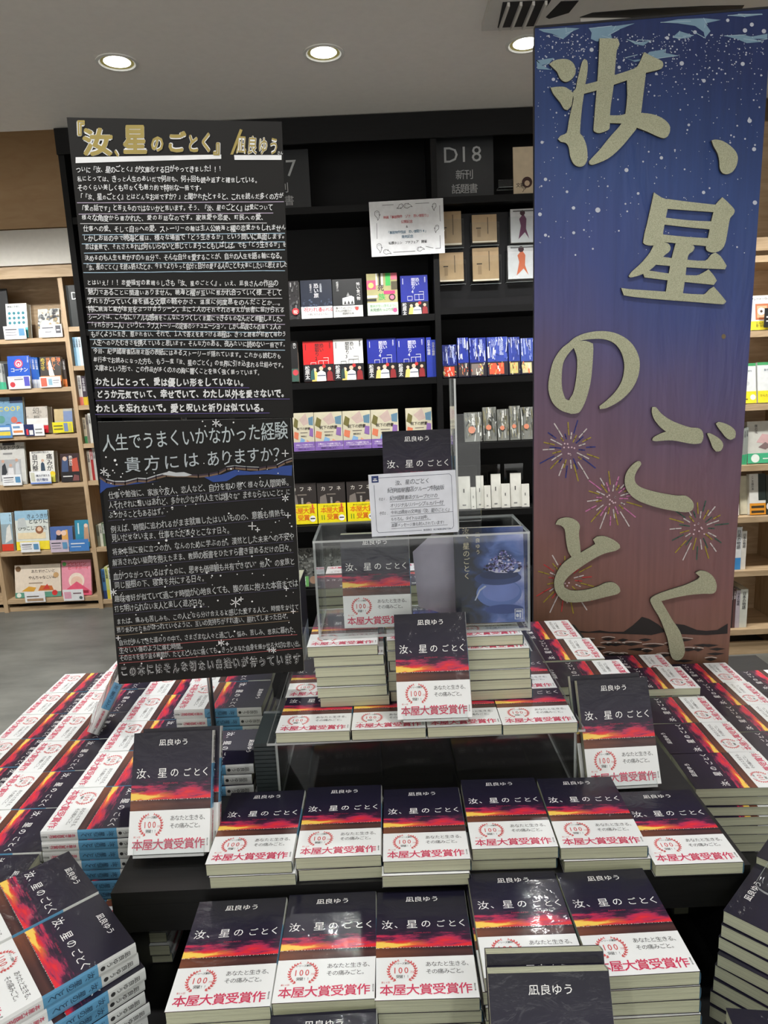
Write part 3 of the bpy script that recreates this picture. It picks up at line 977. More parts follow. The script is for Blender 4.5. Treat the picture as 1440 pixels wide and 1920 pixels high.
def section_sign(x0, x1, y0, y1, Y, label, top, l1, l2, z):
    a, b, t = at(x0, y1, Y), at(x1, y1 - (x1 - x0) * .045, Y), at(x0, y0, Y)
    w, h = b[0] - a[0], t[2] - z
    k = MB()
    k.box(0, w, 0, .006, .0005, h, C(36, 38, 40, rough=0.4))
    fr = (np.array([0, 0, 0.]), np.array([1., 0, 0]), np.array([0, 0, 1.]), np.array([0, -1., 0]))
    g = C(186, 188, 188)
    if top:
        s = w * .32
        k.text(top, fr, w * .15, h * .55, s, g, cell=s * .72, dz=.0006, wsc=1.05)
    for s_, yv in ((l1, .32), (l2, .11)):
        sz = w * .15
        k.text(s_, fr, w / 2 - len(s_) * sz / 2, h * yv, sz, g, dz=.0006)
    o = k.build('section_sign')
    o.location = (max(a[0], .279) if x0 > 700 else a[0], Y, z)
    tag(o, label, 'sign', 'shelf section signs')


section_sign(812, 920, 252, 372, YS + .05, 'dark sign reading D18 on the top black shelf', 'D18', '新刊', '話題書', r0)
section_sign(470, 584, 284, 400, YS + .05, 'dark sign ending in 17, half hidden behind the black poster', 'D17', '新刊', '話題書', BL_S[0])

spine_row([(7, 30, (170, 60, 60), None, .12), (8, 34, (60, 70, 70), None, .12), (6, 30, (40, 40, 40), None, .12)], YS + .1, 845, 578, lambda i: ['red spine under the left clear pocket', 'grey green spine under the left clear pocket', 'black spine under the left clear pocket'][i], 'small spines under the clear pockets', z=r1)
spine_row([(10, 42, (206, 196, 170), (190, 60, 50), .12), (10, 44, (180, 150, 110), None, .12), (10, 40, (120, 150, 110), None, .12), (9, 42, (210, 180, 150), None, .12)], YS + .1, 894, 576, lambda i: ['cream spine with red foot under the middle pocket', 'tan spine under the middle pocket', 'green spine under the middle pocket', 'peach spine under the middle pocket'][i], 'spines under the middle clear pocket', z=r1)
spine_row([(9, 40, (200, 130, 100), (190, 60, 50), .12), (10, 38, (226, 200, 170), None, .12), (9, 40, (190, 80, 60), None, .12)], YS + .1, 968, 573, lambda i: ['orange spine with red foot beside the banner', 'pale peach spine beside the banner', 'rust red spine beside the banner'][i], 'spines beside the banner edge', z=r1)
BS = [(831, 858, 646, 708, (34, 46, 120)), (860, 880, 632, 706, (40, 56, 150)), (882, 913, 632, 705, (38, 52, 140)), (915, 953, 630, 703, (56, 74, 160)), (955, 976, 630, 701, (50, 66, 150)), (978, 1002, 632, 700, (60, 80, 160))]
BSN = ['dim blue wrapped book right of the shelf divider', 'narrow blue wrapped book with white glare, second from divider', 'blue wrapped book with orange patch, third from divider', 'blue wrapped book with yellow and orange patches, fourth from divider', 'blue wrapped book with silver lettering, second from banner', 'blue wrapped book nearest the banner edge']
for i, (xa, xb_, ya, ybm, c) in enumerate(BS):
    it = [('v', '怪談図鑑', .7, .95, .2, (190, 200, 230)), ('v', '恐怖', .3, .95, .2, (150, 160, 210))] + streaks(26, [(150, 164, 226), (226, 230, 244), (24, 32, 90), (64, 84, 180)], 20 + i, .38, 1)  # white streaks are wrap reflections painted into the cover
    bd = (.36, (40, 36, 44), [('r', .08, .1, .8, .9, [(206, 70, 44), (60, 50, 52), (120, 110, 104), (214, 84, 54), (190, 180, 110), (206, 196, 150)][i])] + streaks(14, [(226, 90, 50), (230, 222, 206), (206, 196, 110), (40, 40, 46)], 40 + i))
    faced_book(xa, xb_, ya, ybm, YS, c, BSN[i], it, bd, group='blue wrapped books in the right black bay', slope=r2)
GS = [(872, 905, 770, 826), (907, 932, 764, 828), (934, 955, 768, 827), (957, 976, 762, 826), (978, 1002, 764, 825)]
GSN = ['grey wrapped book with an orange face patch in the right black bay', 'grey wrapped book second from the left in its row', 'grey wrapped book in the middle of its row', 'grey wrapped book second from the banner in its row', 'grey wrapped book touching the banner edge in its row']
for i, (xa, xb_, ya, ybm) in enumerate(GS):
    faced_book(xa, xb_, ya, ybm, YS, (120, 122, 116), GSN[i], streaks(44, [(226, 230, 226), (40, 42, 40), (150, 146, 120), (110, 104, 70), (84, 88, 84)], 60 + i) + [('c', .4, .4, .2, (206, 130, 100))] + [('v', '写真集', .5, .95, .22, (230, 230, 225))], group='grey wrapped books in the right black bay', slope=r3)  # pale streaks paint the shine of the clear wrap
WSN = ['first', 'second', 'third', 'fourth', 'fifth', 'sixth', 'seventh', 'eighth']
xx = 861
for i, (wp, hp, tall) in enumerate(((22, 62, 1), (9, 42, 0), (14, 62, 1), (12, 44, 0), (18, 64, 1), (16, 46, 0), (20, 64, 1), (14, 44, 0))):
    e = faced_book(xx, xx + wp, 957 - (xx - 861) * .05 - hp, 957 - (xx - 861) * .05, YS + (.0 if not tall else .012), (222, 222, 214), '%s white slim book from the left on the low shelf by the banner' % WSN[i], [('r', .4, .5, .5, .62, (70, 70, 70)), ('r', .3, .1, .6, .14, (130, 130, 130))], thick=.012, group='white slim books on the low black shelf', slope=r4, lean=5)
    xx += wp + 1
for i, x in enumerate((862, 905, 948)):
    a0 = at(x, 950, YS + .05)
    k = MB(); k.box(0, .085, 0, .002, .0005, .19, M_ACR, M_ACE)
    o = k.build('acrylic_divider'); o.location = (a0[0], YS + .07, r4)
    tag(o, 'clear acrylic divider standing %s the white slim books' % ['behind the left of', 'behind the middle of', 'behind the right of'][i], 'divider', 'clear dividers behind the white books')

# ghost sign hung on the black bookcase
a, b, t = at(697, 482, YB - .02), at(824, 471, YB - .02), at(690, 386, YB - .02)
w, h = .303, .213
k = MB()
k.box(0, w, 0, .0012, 0, h, C(232, 234, 236))
fr = (np.array([0, -.0002, 0.]), np.array([1., 0, 0]), np.array([0, 0, 1.]), np.array([0, -1., 0]))
GK = C(60, 60, 64)


def stroke(mb, pts, wd, m, fr, dz=.0005):
    for p, q in zip(pts, pts[1:]):
        d = np.array(q, float) - np.array(p, float)
        L = np.hypot(*d)
        if L < 1e-9:
            continue
        d /= L
        nrm = np.array([-d[1], d[0]]) * wd / 2
        P = lambda v: fr[0] + fr[1] * v[0] + fr[2] * v[1] + fr[3] * dz
        p_, q_ = np.array(p) - d * wd * .3, np.array(q) + d * wd * .3
        mb.poly([P(p_ - nrm), P(q_ - nrm), P(q_ + nrm), P(p_ + nrm)], m)


def doodle(cx, cy, s, rot, flip=1):
    base = [(-.5, .1), (-.45, .45), (-.1, .6), (.25, .45), (.35, .1), (.3, -.2), (.5, -.1), (.32, -.4), (.2, -.8), (0, -1.1), (-.05, -.7), (-.3, -.4), (-.5, -.2), (-.5, .1)]
    c, s_ = math.cos(rot), math.sin(rot)
    pts = [(cx + s * flip * (x * c - y * s_), cy + s * (x * s_ + y * c)) for x, y in base]
    stroke(k, pts, .0016, GK, fr)
    for ex_ in (-.2, .05):
        x, y = ex_, .3
        stroke(k, [(cx + s * flip * (x * c - y * s_), cy + s * (x * s_ + y * c)), (cx + s * flip * ((x + .05) * c - y * s_), cy + s * ((x + .05) * s_ + y * c))], .002, GK, fr)


for g in ((.033, .165, .022, 0, 1), (.13, .19, .017, -1.2, 1), (.155, .192, .02, 1.3, 1), (.265, .185, .017, 0, -1), (.272, .1, .018, .2, -1), (.035, .038, .022, 0, 1), (.062, .018, .02, 1.1, 1), (.2, .022, .018, 1.4, 1)):
    doodle(*g)
for pts in ([(.055, .198), (.1, .198)], [(.19, .198), (.245, .197)], [(.288, .185), (.288, .125)], [(.285, .07), (.285, .02), (.265, .02)], [(.028, .13), (.026, .07)], [(.09, .014), (.18, .014)], [(.225, .03), (.255, .022)]):
    stroke(k, pts, .0016, GK, fr)
for txt, yy, sz, c in (('映画「事故物件 ゾク 恐い間取り」', .145, .0118, (190, 50, 60)), ('公開記念', .124, .0125, (190, 50, 60)), ('&', .106, .011, (60, 60, 64)), ('「事故物件怪談 恐い間取り4」', .085, .0118, (40, 100, 130)), ('発売記念', .066, .0125, (40, 100, 130)), ('松原タニシ プチフェア 開催', .044, .0118, (50, 50, 54))):
    k.text(txt, fr, w / 2 - len(txt) * sz * .95 / 2, yy, sz, C(*c), cell=sz * .95, dz=.0006, bold=.012, jit=.12)
o = k.build('ghost_sign')
o.matrix_world = Matrix.Translation((a[0], YB - .02, a[2])) @ Matrix.Rotation(math.radians(-.6), 4, 'Y')
tag(o, 'white sign bordered with small drawn ghosts, fixed to the black shelf divider', 'sign')

# ------------------------------------------------------------------ books on the oak bookcase at left
YW = YL + 0.03
GO = 'books faced out on the left oak bookcase'
w0, w1, w2, w3, w4, w5 = WL_S
k = MB(); k.box(0, at(24, 632, YW + .1)[0] + 2.378, 0, .01, .0005, .3, C(26, 28, 30, rough=0.4))
k.text('マン', (np.array([0, 0, 0.]), np.array([1., 0, 0]), np.array([0, 0, 1.]), np.array([0, -1., 0])), .18, .06, .045, C(220, 222, 222), dz=.0006)
o = k.build('section_sign'); o.location = (-2.378, YW + .1, w0)
tag(o, 'black sign at the photo left edge on the upper oak shelf', 'sign', 'shelf section signs')
faced_book(14, 53, 564, 630, YW, (226, 232, 230), 'white book with rows of teal dots on the upper oak shelf', [('t', '教室の多様な', .08, .88, .1, (60, 70, 72)), ('r', 0, 0, 1, .28, (70, 182, 190)), ('p', [(0, .28), (.3, .31), (.6, .27), (1, .3), (1, .25), (0, .25)], (70, 182, 190))] + [('c', .16 + .22 * i, .72 - .14 * j, .07, (34, 120, 134)) for i in range(4) for j in range(3)], group=GO, slope=w0, thick=.045)
faced_book(72, 112, 573, 628, YW + .03, (176, 178, 172), 'grey comic drawn cover book right of the teal dotted book', scatter(60, [(120, 124, 126), (220, 220, 214), (80, 84, 88), (160, 140, 100)], 91, y0=.3, sz=(.03, .16)) + [('v', '漫画', .75, .95, .2, (60, 60, 64))], group=GO, slope=w0, lean=12)
price_card(9, 50, 612, 637, YL - .006, 'white card with a blue square under the teal dotted book')
price_card(78, 118, 609, 633, YL - .006, 'white card under the grey comic drawn book', items=[('r', .08, .7, .6, .78, (60, 60, 70)), ('r', .2, .4, .5, .45, (90, 90, 100)), ('r', .7, .3, .94, .9, (90, 90, 96)), ('r', .74, .5, .9, .6, (236, 236, 236))])
spine_row([(6, 56, (150, 154, 152), (60, 170, 130), .15), (5, 52, (190, 192, 190), (60, 180, 140), .15), (5, 50, (130, 134, 132), (60, 170, 130), .15)], YW, -3, 728, lambda i: ['grey and green spine at the photo left edge', 'second grey and green spine from the photo edge', 'grey and green spine nearest the blue logo book'][i], 'grey and green spines', z=w1)
faced_book(17, 58, 664, 726, YW, (24, 84, 190), 'blue book with a red ring logo on the second oak shelf', [('c', .5, .76, .2, (214, 64, 100)), ('c', .5, .76, .14, (240, 240, 240)), ('c', .5, .76, .1, (214, 64, 100)), ('c', .5, .74, .045, (240, 240, 240)), ('t', 'コーナン', .12, .5, .2, (240, 240, 244)), ('v', '日本縦断', .93, .97, .07, (220, 226, 240))],
           (.36, (226, 230, 232), [('c', .25, .6, .16, (90, 170, 90)), ('c', .55, .6, .18, (110, 100, 190)), ('c', .55, .55, .12, (226, 230, 232)), ('r', .2, .1, .9, .18, (90, 110, 170))]), group=GO, slope=w1, thick=.02)
spine_row([(6, 61 - i, (26, 84 + 4 * i, 186 - 6 * i), (200, 206, 214), .13) for i in range(3)], YW + .03 + .0, 59, 725, lambda i: 'blue spine %s right of the ring logo book' % ['just', 'second', 'third'][i], 'blue spines behind the ring logo book', z=w1)
faced_book(77, 116, 665, 722, YW, (50, 44, 40), 'dark book with orange lettering and a white figure on the second oak shelf', [('v', '強く', .9, .97, .2, (226, 120, 70)), ('v', '優しく', .66, .97, .2, (240, 150, 90)), ('v', '世界を', .4, .97, .2, (226, 130, 60)), ('v', 'めざせ', .14, .97, .2, (220, 200, 60)), ('p', [(.4, .8), (.5, .9), (.66, .4), (.72, .3), (.56, .2), (.42, .4)], (230, 230, 226))],
           (.36, (226, 140, 70), [('r', 0, 0, 1, .5, (196, 90, 50)), ('v', '道', .2, .9, .3, (240, 220, 190))]), group=GO, slope=w1, thick=.03)
spine_row([(5, 54, (50, 44, 40), (220, 130, 60), .13), (5, 53, (60, 50, 44), (210, 120, 60), .13)], YW + .03, 117, 721, lambda i: ['dark spine right of the orange lettered book', 'dark spine beside the oak upright'][i], 'dark spines beside the orange lettered book', z=w1)
price_card(17, 58, 706, 730, YL - .006, 'white card with a red stamp under the blue logo book', items=[('c', .2, .35, .12, (200, 60, 70)), ('r', .3, .7, .7, .78, (120, 120, 130)), ('r', .74, .2, .98, .95, (90, 90, 190)), ('r', .1, .88, .66, .92, (150, 150, 160))])
price_card(76, 115, 707, 727, YL - .006, 'white card under the orange lettered dark book', items=[('r', .06, .1, .34, .9, (214, 110, 90)), ('r', .42, .2, .6, .8, (150, 190, 210)), ('r', .64, .6, .94, .66, (120, 120, 130)), ('r', .64, .4, .9, .45, (120, 120, 130))])
faced_book(-14, 46, 741, 814, YW, (120, 160, 190), 'light blue picture book with big yellow letters at photo left edge', [('t', 'SCOOP', .04, .62, .185, (226, 206, 60)), ('r', .6, .84, 1, 1, (40, 52, 80)), ('t', 'スクーターの', .1, .84, .09, (40, 50, 60)), ('c', .3, .42, .12, (90, 150, 140)), ('c', .7, .4, .1, (200, 110, 90)), ('c', .5, .2, .12, (70, 120, 150)), ('c', .84, .24, .12, (196, 60, 50)), ('c', .14, .22, .1, (220, 190, 150))], group=GO, slope=w2)
faced_book(51, 91, 758, 809, YW, (196, 190, 180), 'stone grey book with a red band on the third oak shelf', [('t', '幻', .32, .72, .3, (110, 106, 100)), ('t', '想', .34, .45, .28, (110, 106, 100)), ('c', .2, .44, .08, (190, 50, 60)), ('r', .0, .3, 1, .56, (228, 226, 222))] + scatter(10, [(170, 164, 154)], 12, y0=.6, sz=(.02, .2)), (.28, (206, 40, 50), []), group=GO, slope=w2, thick=.06)
faced_book(104, 138, 767, 813, YW, (180, 180, 170), 'small book behind a yellow card on the third oak shelf', [('r', 0, .5, .5, 1, (196, 176, 130)), ('r', .5, .4, 1, .9, (120, 140, 180)), ('r', .1, .2, .9, .4, (226, 226, 222))], group=GO, slope=w2)
price_card(-4, 24, 798, 822, YL - .006, 'blue and yellow card under the picture book', col=(90, 140, 200), items=[('r', .1, .2, .9, .5, (230, 210, 80)), ('r', .1, .6, .9, .85, (220, 230, 240))])
price_card(24, 46, 795, 816, YL - .006, 'white card with an orange stripe under the picture book', items=[('r', .1, .2, .9, .4, (226, 140, 80)), ('r', .1, .6, .7, .8, (110, 150, 190))])
price_card(47, 84, 796, 818, YL - .006, 'dark and white card under the stone grey book', items=[('r', 0, 0, .5, 1, (34, 44, 90)), ('r', .1, .1, .2, .6, (220, 60, 70)), ('r', .25, .1, .44, .5, (230, 230, 230)), ('r', .56, .2, .9, .3, (130, 130, 130)), ('r', .56, .5, .9, .6, (130, 130, 130))])
price_card(100, 138, 792, 812, YL - .006, 'yellow card under the small book', col=(232, 220, 40), items=[('r', .06, .6, .5, .7, (90, 90, 60)), ('r', .06, .3, .5, .4, (90, 90, 60)), ('r', .56, .1, .76, .9, (120, 140, 180)), ('r', .8, .1, .94, .9, (200, 190, 90))])
faced_book(-8, 50, 826, 906, YW, (206, 206, 202), 'white magazine with a group photo on the fourth oak shelf', [('t', '頼れるドクター', .02, .83, .14, (40, 42, 44)), ('r', .3, .94, .7, 1, (60, 60, 64)), ('r', .16, .08, .86, .6, (170, 172, 174)), ('p', [(.2, .1), (.24, .45), (.34, .52), (.4, .3)], (50, 54, 60)), ('p', [(.4, .1), (.44, .4), (.6, .4), (.62, .1)], (220, 220, 222)), ('p', [(.66, .1), (.68, .5), (.78, .54), (.84, .1)], (196, 200, 204)), ('c', .28, .56, .05, (200, 160, 140)), ('c', .52, .46, .05, (200, 160, 140)), ('c', .72, .58, .05, (200, 160, 140)), ('r', .3, .72, .6, .76, (140, 140, 140))], group=GO, slope=w3, name='magazine', cat='magazine', thick=.014)
faced_book(59, 104, 843, 903, YW, (226, 226, 220), 'white book with large black characters and a small figure on the fourth oak shelf', [('v', '自力整', .2, .9, .24, (36, 36, 40)), ('v', '痛みが', .8, .9, .24, (36, 36, 40)), ('p', [(.42, .3), (.44, .6), (.5, .66), (.58, .6), (.62, .3)], (50, 70, 90)), ('c', .52, .7, .06, (206, 170, 150)), ('t', '整体治療家が教える', .08, .93, .08, (120, 120, 120)), ('c', .9, .26, .12, (232, 200, 40))], (.24, (226, 220, 90), [('t', '痛みが消える', .1, .5, .12, (60, 60, 50))]), group=GO, slope=w3, thick=.045)
faced_book(116, 151, 851, 905, YW, (60, 44, 48), 'dark dramatic cover book beside the oak upright on the fourth shelf', [('p', [(.02, .3), (.1, .8), (.4, .9), (.4, .3)], (60, 80, 120)), ('c', .24, .82, .12, (210, 180, 160)), ('p', [(.6, .3), (.6, .8), (.9, .85), (.98, .3)], (190, 80, 60)), ('v', '熱休日', .55, .92, .18, (240, 236, 230))], (.36, (34, 32, 36), [('r', .1, .5, .6, .6, (220, 220, 220)), ('p', [(.6, .1), (.7, .7), (.95, .6), (.95, .1)], (120, 70, 70))]), group=GO, slope=w3)
price_card(6, 42, 891, 911, YL - .006, 'white card under the group photo magazine')
price_card(58, 97, 884, 908, YL - .006, 'white card with black writing under the large character book', items=[('t', '痛みが消える', .3, .55, .11, (60, 70, 90)), ('t', '自力整体', .3, .2, .14, (40, 60, 120)), ('r', .05, .2, .24, .9, (210, 210, 190)), ('r', 0, 0, 1, .12, (110, 140, 210))])
faced_book(-12, 26, 960, 1032, YW, (150, 170, 180), 'tilted picture book with a red foot at photo left edge', [('r', 0, .7, 1, 1, (170, 205, 225)), ('p', [(.3, .2), (.5, .6), (.8, .7), (.9, .3)], (220, 220, 214)), ('r', 0, 0, 1, .18, (206, 60, 40)), ('v', 'あしたも', .85, .95, .16, (50, 60, 60))], group=GO, slope=w4)
faced_book(31, 93, 951, 1026, YW, (216, 222, 216), 'tall picture book with blue top and yellow foot on the fifth oak shelf', [('r', 0, .76, 1, 1, (150, 190, 214)), ('t', 'きょうきが', .36, .8, .13, (70, 80, 90)), ('t', 'となりに', .4, .66, .15, (50, 56, 60)), ('t', 'ひっこしてきた', .08, .5, .125, (50, 56, 60)), ('r', 0, 0, 1, .22, (232, 212, 50)), ('r', .06, .28, .9, .44, (226, 210, 176)), ('c', .72, .5, .12, (140, 90, 60)), ('c', .72, .52, .07, (226, 190, 160)), ('r', .1, .08, .7, .14, (110, 100, 40)), ('p', [(.06, .56), (.1, .8), (.3, .82), (.36, .58)], (190, 196, 196))], group=GO, slope=w4, thick=.018)
faced_book(95, 137, 979, 1021, YW, (80, 110, 170), 'blue comic with two hugging figures on the fifth oak shelf', [('p', [(.2, .2), (.3, .7), (.5, .75), (.56, .2)], (30, 30, 44)), ('c', .38, .72, .12, (220, 180, 165)), ('p', [(.5, .2), (.52, .8), (.78, .85), (.8, .2)], (226, 170, 90)), ('c', .6, .7, .12, (232, 200, 180)), ('r', 0, 0, 1, .24, (190, 214, 190))], group=GO, slope=w4, thick=.03)
faced_book(142, 168, 968, 1020, YW, (50, 140, 170), 'teal comic beside the oak upright on the fifth shelf', [('p', [(.6, .2), (.66, .8), (.95, .84), (1, .2)], (190, 150, 120)), ('c', .8, .8, .14, (230, 200, 180)), ('r', .2, .5, .3, .9, (200, 226, 230))], group=GO, slope=w4)
price_card(40, 76, 1017, 1036, YL - .006, 'white label card under the tall picture book')
price_card(96, 130, 1013, 1036, YL - .006, 'pink grey card under the hugging figures comic', col=(206, 190, 206))
price_card(131, 168, 1012, 1034, YL - .006, 'blue card under the teal comic', col=(70, 130, 200), items=[('r', .1, .6, .8, .7, (220, 230, 240)), ('r', .1, .35, .6, .42, (200, 220, 240))])
faced_book(29, 115, 1058, 1120, YW, (228, 214, 196), 'wide cream picture book with foxes on the bottom oak shelf', [('t', 'あたすけこいと', .36, .74, .075, (70, 54, 40)), ('t', 'やんちゃなこいぬ', .3, .55, .075, (70, 54, 40)), ('r', .3, .42, .6, .45, (150, 130, 110)), ('p', [(.14, .2), (.3, .34), (.46, .3), (.4, .18)], (214, 160, 60)), ('p', [(.5, .2), (.56, .36), (.8, .34), (.84, .2)], (196, 110, 50)), ('p', [(.6, .24), (.7, .4), (.76, .24)], (200, 60, 50)), ('r', 0, 0, 1, .16, (90, 150, 130)), ('c', .08, .08, .05, (220, 226, 214)), ('c', .86, .12, .06, (206, 50, 50)), ('c', .08, .88, .06, (120, 90, 60)), ('c', .9, .66, .06, (200, 160, 110))], group=GO, slope=w5, thick=.014, lean=12)
faced_book(117, 172, 1050, 1116, YW, (232, 150, 170), 'pink picture book on the bottom oak shelf', [('t', 'ピピピピン', .2, .84, .13, (206, 50, 60)), ('t', 'ピーチボーイ', .22, .73, .12, (206, 50, 60)), ('c', .1, .9, .07, (90, 170, 90)), ('c', .5, .42, .27, (240, 222, 206)), ('c', .5, .38, .2, (232, 196, 176)), ('p', [(0, .1), (.5, .4), (1, .1), (1, 0), (0, 0)], (220, 90, 120)), ('r', .12, .04, .3, .14, (240, 216, 70)), ('r', .3, .06, .9, .14, (150, 40, 60))], group=GO, slope=w5, thick=.014, lean=12)
price_card(48, 86, 1110, 1130, YL - .006, 'cream card under the wide fox picture book', items=[('r', .1, .1, .9, .35, (170, 140, 110)), ('r', .1, .5, .7, .6, (110, 100, 90))])
price_card(120, 158, 1106, 1127, YL - .006, 'white card under the pink picture book', items=[('r', .06, .2, .4, .8, (232, 170, 190)), ('r', .5, .6, .9, .7, (120, 90, 100)), ('c', .86, .25, .08, (90, 110, 110))])

# right bay of the oak bookcase
v0, v1, v2, v3, v4, v5, v6 = WL2_S
k = MB(); k.box(0, .2, 0, .006, .0005, .235, C(30, 36, 36, rough=0.4))
fr = (np.array([0, 0, 0.]), np.array([1., 0, 0]), np.array([0, 0, 1.]), np.array([0, -1., 0]))
k.text('D', fr, .022, .15, .055, C(226, 230, 230), dz=.0006); k.text('ミス', fr, .062, .05, .05, C(226, 230, 230), dz=.0006)
o = k.build('section_sign'); o.location = (-1.785, YW, v0)
tag(o, 'dark sign starting with D in the narrow oak bay beside the black poster', 'sign', 'shelf section signs')
PALE = [(120, 170, 200), (170, 200, 220), (214, 226, 232), (190, 210, 220), (226, 232, 236), (90, 120, 190)]
def nar(words, shelf):
    return lambda i: '%s spine, %s from left, %s shelf of the narrow oak bay' % (words[i], NTH[i], shelf)
spine_row([(5, 56, c, None, .14) for c in PALE], YW, 131, 685, nar(['blue', 'light blue', 'white blue', 'pale blue', 'white', 'deep blue'], 'upper'), 'spines in the narrow oak bay', z=v1)
spine_row([(7, 58, (210, 206, 200), (214, 110, 90), .14), (8, 56, (54, 40, 56), (206, 176, 30), .14), (6, 60, (50, 50, 50), (206, 176, 30), .14), (9, 58, (226, 228, 228), (140, 160, 214), .14)], YW, 146, 759, nar(['white and salmon', 'dark and gold', 'black and gold', 'white and blue'], 'second'), 'spines in the narrow oak bay', z=v2)
spine_row([(6, 50, (190, 176, 150), (60, 130, 80), .14), (5, 56, (120, 110, 100), None, .14), (5, 58, (206, 206, 200), None, .14), (6, 60, (60, 80, 110), None, .14), (7, 60, (214, 200, 120), (220, 220, 90), .14)], YW, 153, 831, nar(['tan and green', 'brown', 'white', 'slate', 'yellow'], 'third'), 'spines in the narrow oak bay', z=v3)
spine_row([(6, 58, (206, 196, 180), None, .14), (5, 60, (160, 40, 40), None, .14), (5, 62, (190, 190, 186), None, .14), (6, 62, (180, 50, 50), (214, 160, 80), .14), (7, 62, (110, 110, 120), None, .14)], YW, 162, 901, nar(['cream', 'red', 'light grey', 'red and tan', 'grey'], 'fourth'), 'spines in the narrow oak bay', z=v4)
spine_row([(6, 42, (120, 120, 100), None, .14), (5, 44, (206, 206, 190), None, .14), (6, 46, (90, 110, 80), None, .14), (5, 46, (220, 220, 214), None, .14)], YW, 181, 1026, nar(['olive', 'cream', 'green', 'white'], 'fifth'), 'spines in the narrow oak bay', z=v5)
a0 = at(181, 985, YW + .05)
k = MB(); k.box(0, .12, 0, .09, .0005, .19, C(24, 70, 160, coat=.2))
o = k.build('storage_box'); o.location = (-1.78, YW + .16, v5); tag(o, 'blue box behind the spines on the fifth shelf of the narrow oak bay', 'box')
spine_row([(7, 58, (60, 110, 160), (40, 60, 110), .14), (6, 62, (200, 206, 120), (214, 200, 60), .14), (6, 60, (226, 228, 222), None, .14), (6, 62, (120, 150, 90), None, .14), (6, 64, (216, 200, 190), (206, 190, 60), .14), (6, 64, (226, 226, 222), None, .14)], YW - .01, 176, 1124, nar(['blue', 'lime', 'white', 'green', 'pinkish', 'pale'], 'bottom'), 'spines in the narrow oak bay', z=v6)

# ------------------------------------------------------------------ books on the oak bookcase at right
YQ = YR + 0.03
q0, q1, q2, q3, q4, q5, q6 = WR_S
GR = 'books on the right oak bookcase'
faced_book(1402, 1452, 553, 619, YQ, (230, 230, 226), 'white book with an orange frame on the upper right oak shelf', [('t', 'グレート・ウィズ', .14, .86, .1, (60, 60, 60)), ('r', .3, .3, .8, .76, (190, 110, 70)), ('r', .36, .36, .74, .7, (214, 170, 130)), ('c', .52, .54, .14, (236, 236, 230)), ('c', .52, .54, .05, (80, 60, 50))], (.26, (240, 224, 60), [('t', '日々の幸せを', .3, .6, .1, (80, 80, 50)), ('t', '見つける本', .3, .3, .1, (80, 80, 50))]), group=GR, slope=q1)
price_card(1432, 1470, 578, 614, YR + .01, 'black card before the white framed book at photo right edge', col=(30, 30, 32), items=[('r', .1, .5, .5, .58, (220, 220, 220)), ('r', .1, .3, .4, .36, (220, 220, 220))])
faced_book(1386, 1418, 682, 758, YQ, (226, 230, 230), 'white book with green top and yellow band beside the banner edge', [('r', 0, .93, 1, 1, (70, 160, 100)), ('t', 'おくすり', .3, .78, .12, (50, 80, 110)), ('c', .5, .5, .12, (206, 210, 210))], (.3, (240, 222, 50), [('c', .8, .5, .16, (240, 240, 236)), ('r', .1, .3, .5, .4, (110, 100, 40))]), group=GR, slope=q2)
faced_book(1421, 1462, 680, 757, YQ, (226, 230, 230), 'white book with green top and yellow band at photo right edge', [('r', 0, .93, 1, 1, (70, 160, 100)), ('t', 'おくすり', .3, .78, .12, (50, 80, 110))], (.3, (240, 222, 50), [('t', 'かんたん', .1, .5, .12, (110, 100, 40))]), group=GR, slope=q2)
spine_row([(4, 64 + i * 2, (150, 156, 150), (60, 170, 120), .14) for i in range(5)], YQ, 1380, 871, lambda i: '%s thin green footed spine from the banner edge' % ['first', 'second', 'third', 'fourth', 'fifth'][i], 'thin green footed spines', z=q3)
faced_book(1402, 1458, 788, 868, YQ, (206, 206, 198), 'grey book with a pink flower drawing and green band', [('p', [(.3, .5), (.5, .7), (.8, .66), (.7, .45)], (206, 170, 170)), ('p', [(.36, .38), (.6, .5), (.8, .4), (.6, .32)], (130, 110, 110)), ('v', '夜の花', .3, .92, .1, (90, 80, 80))], (.24, (70, 176, 130), [('c', .25, .5, .14, (230, 240, 234)), ('r', .5, .4, .9, .5, (230, 240, 234))]), group=GR, slope=q3)
faced_book(1388, 1405, 894, 966, YQ + .02, (206, 200, 176), 'plain cream book behind the orange banded book', group=GR, slope=q4)
faced_book(1370, 1386, 894, 967, YQ, (40, 44, 44), 'dark book with a white foot beside the lower banner edge', [('r', .3, 0, 1, .3, (220, 214, 206)), ('v', '心', .6, .28, .3, (60, 60, 60))], group=GR, slope=q4)
faced_book(1406, 1436, 888, 965, YQ, (226, 226, 220), 'white book with black characters and orange foot, right oak bookcase', [('v', 'こころ旅の本', .2, .95, .15, (40, 40, 44)), ('r', .55, .35, 1, 1, (32, 44, 40)), ('r', 0, 0, 1, .28, (226, 150, 40)), ('r', .1, .04, .9, .1, (60, 50, 30)), ('r', .1, .16, .9, .22, (60, 50, 30))], group=GR, slope=q4)
faced_book(1437, 1462, 890, 964, YQ, (40, 50, 46), 'dark green book with a white round label at photo right edge', [('c', .3, .2, .3, (230, 226, 220))], group=GR, slope=q4)
spine_row([(5, 76, (34, 34, 36), None, .14), (5, 74, (60, 44, 40), None, .14), (12, 82, (226, 228, 230), (60, 140, 206), .14), (9, 74, (226, 222, 214), None, .14)], YQ, 1366, 1071, lambda i: ['black spine at the banner edge, fifth right oak shelf', 'brown spine, fifth right oak shelf', 'thick white spine with a blue foot', 'white spine right of the blue footed one'][i], 'spines on the fifth right oak shelf', z=q5)
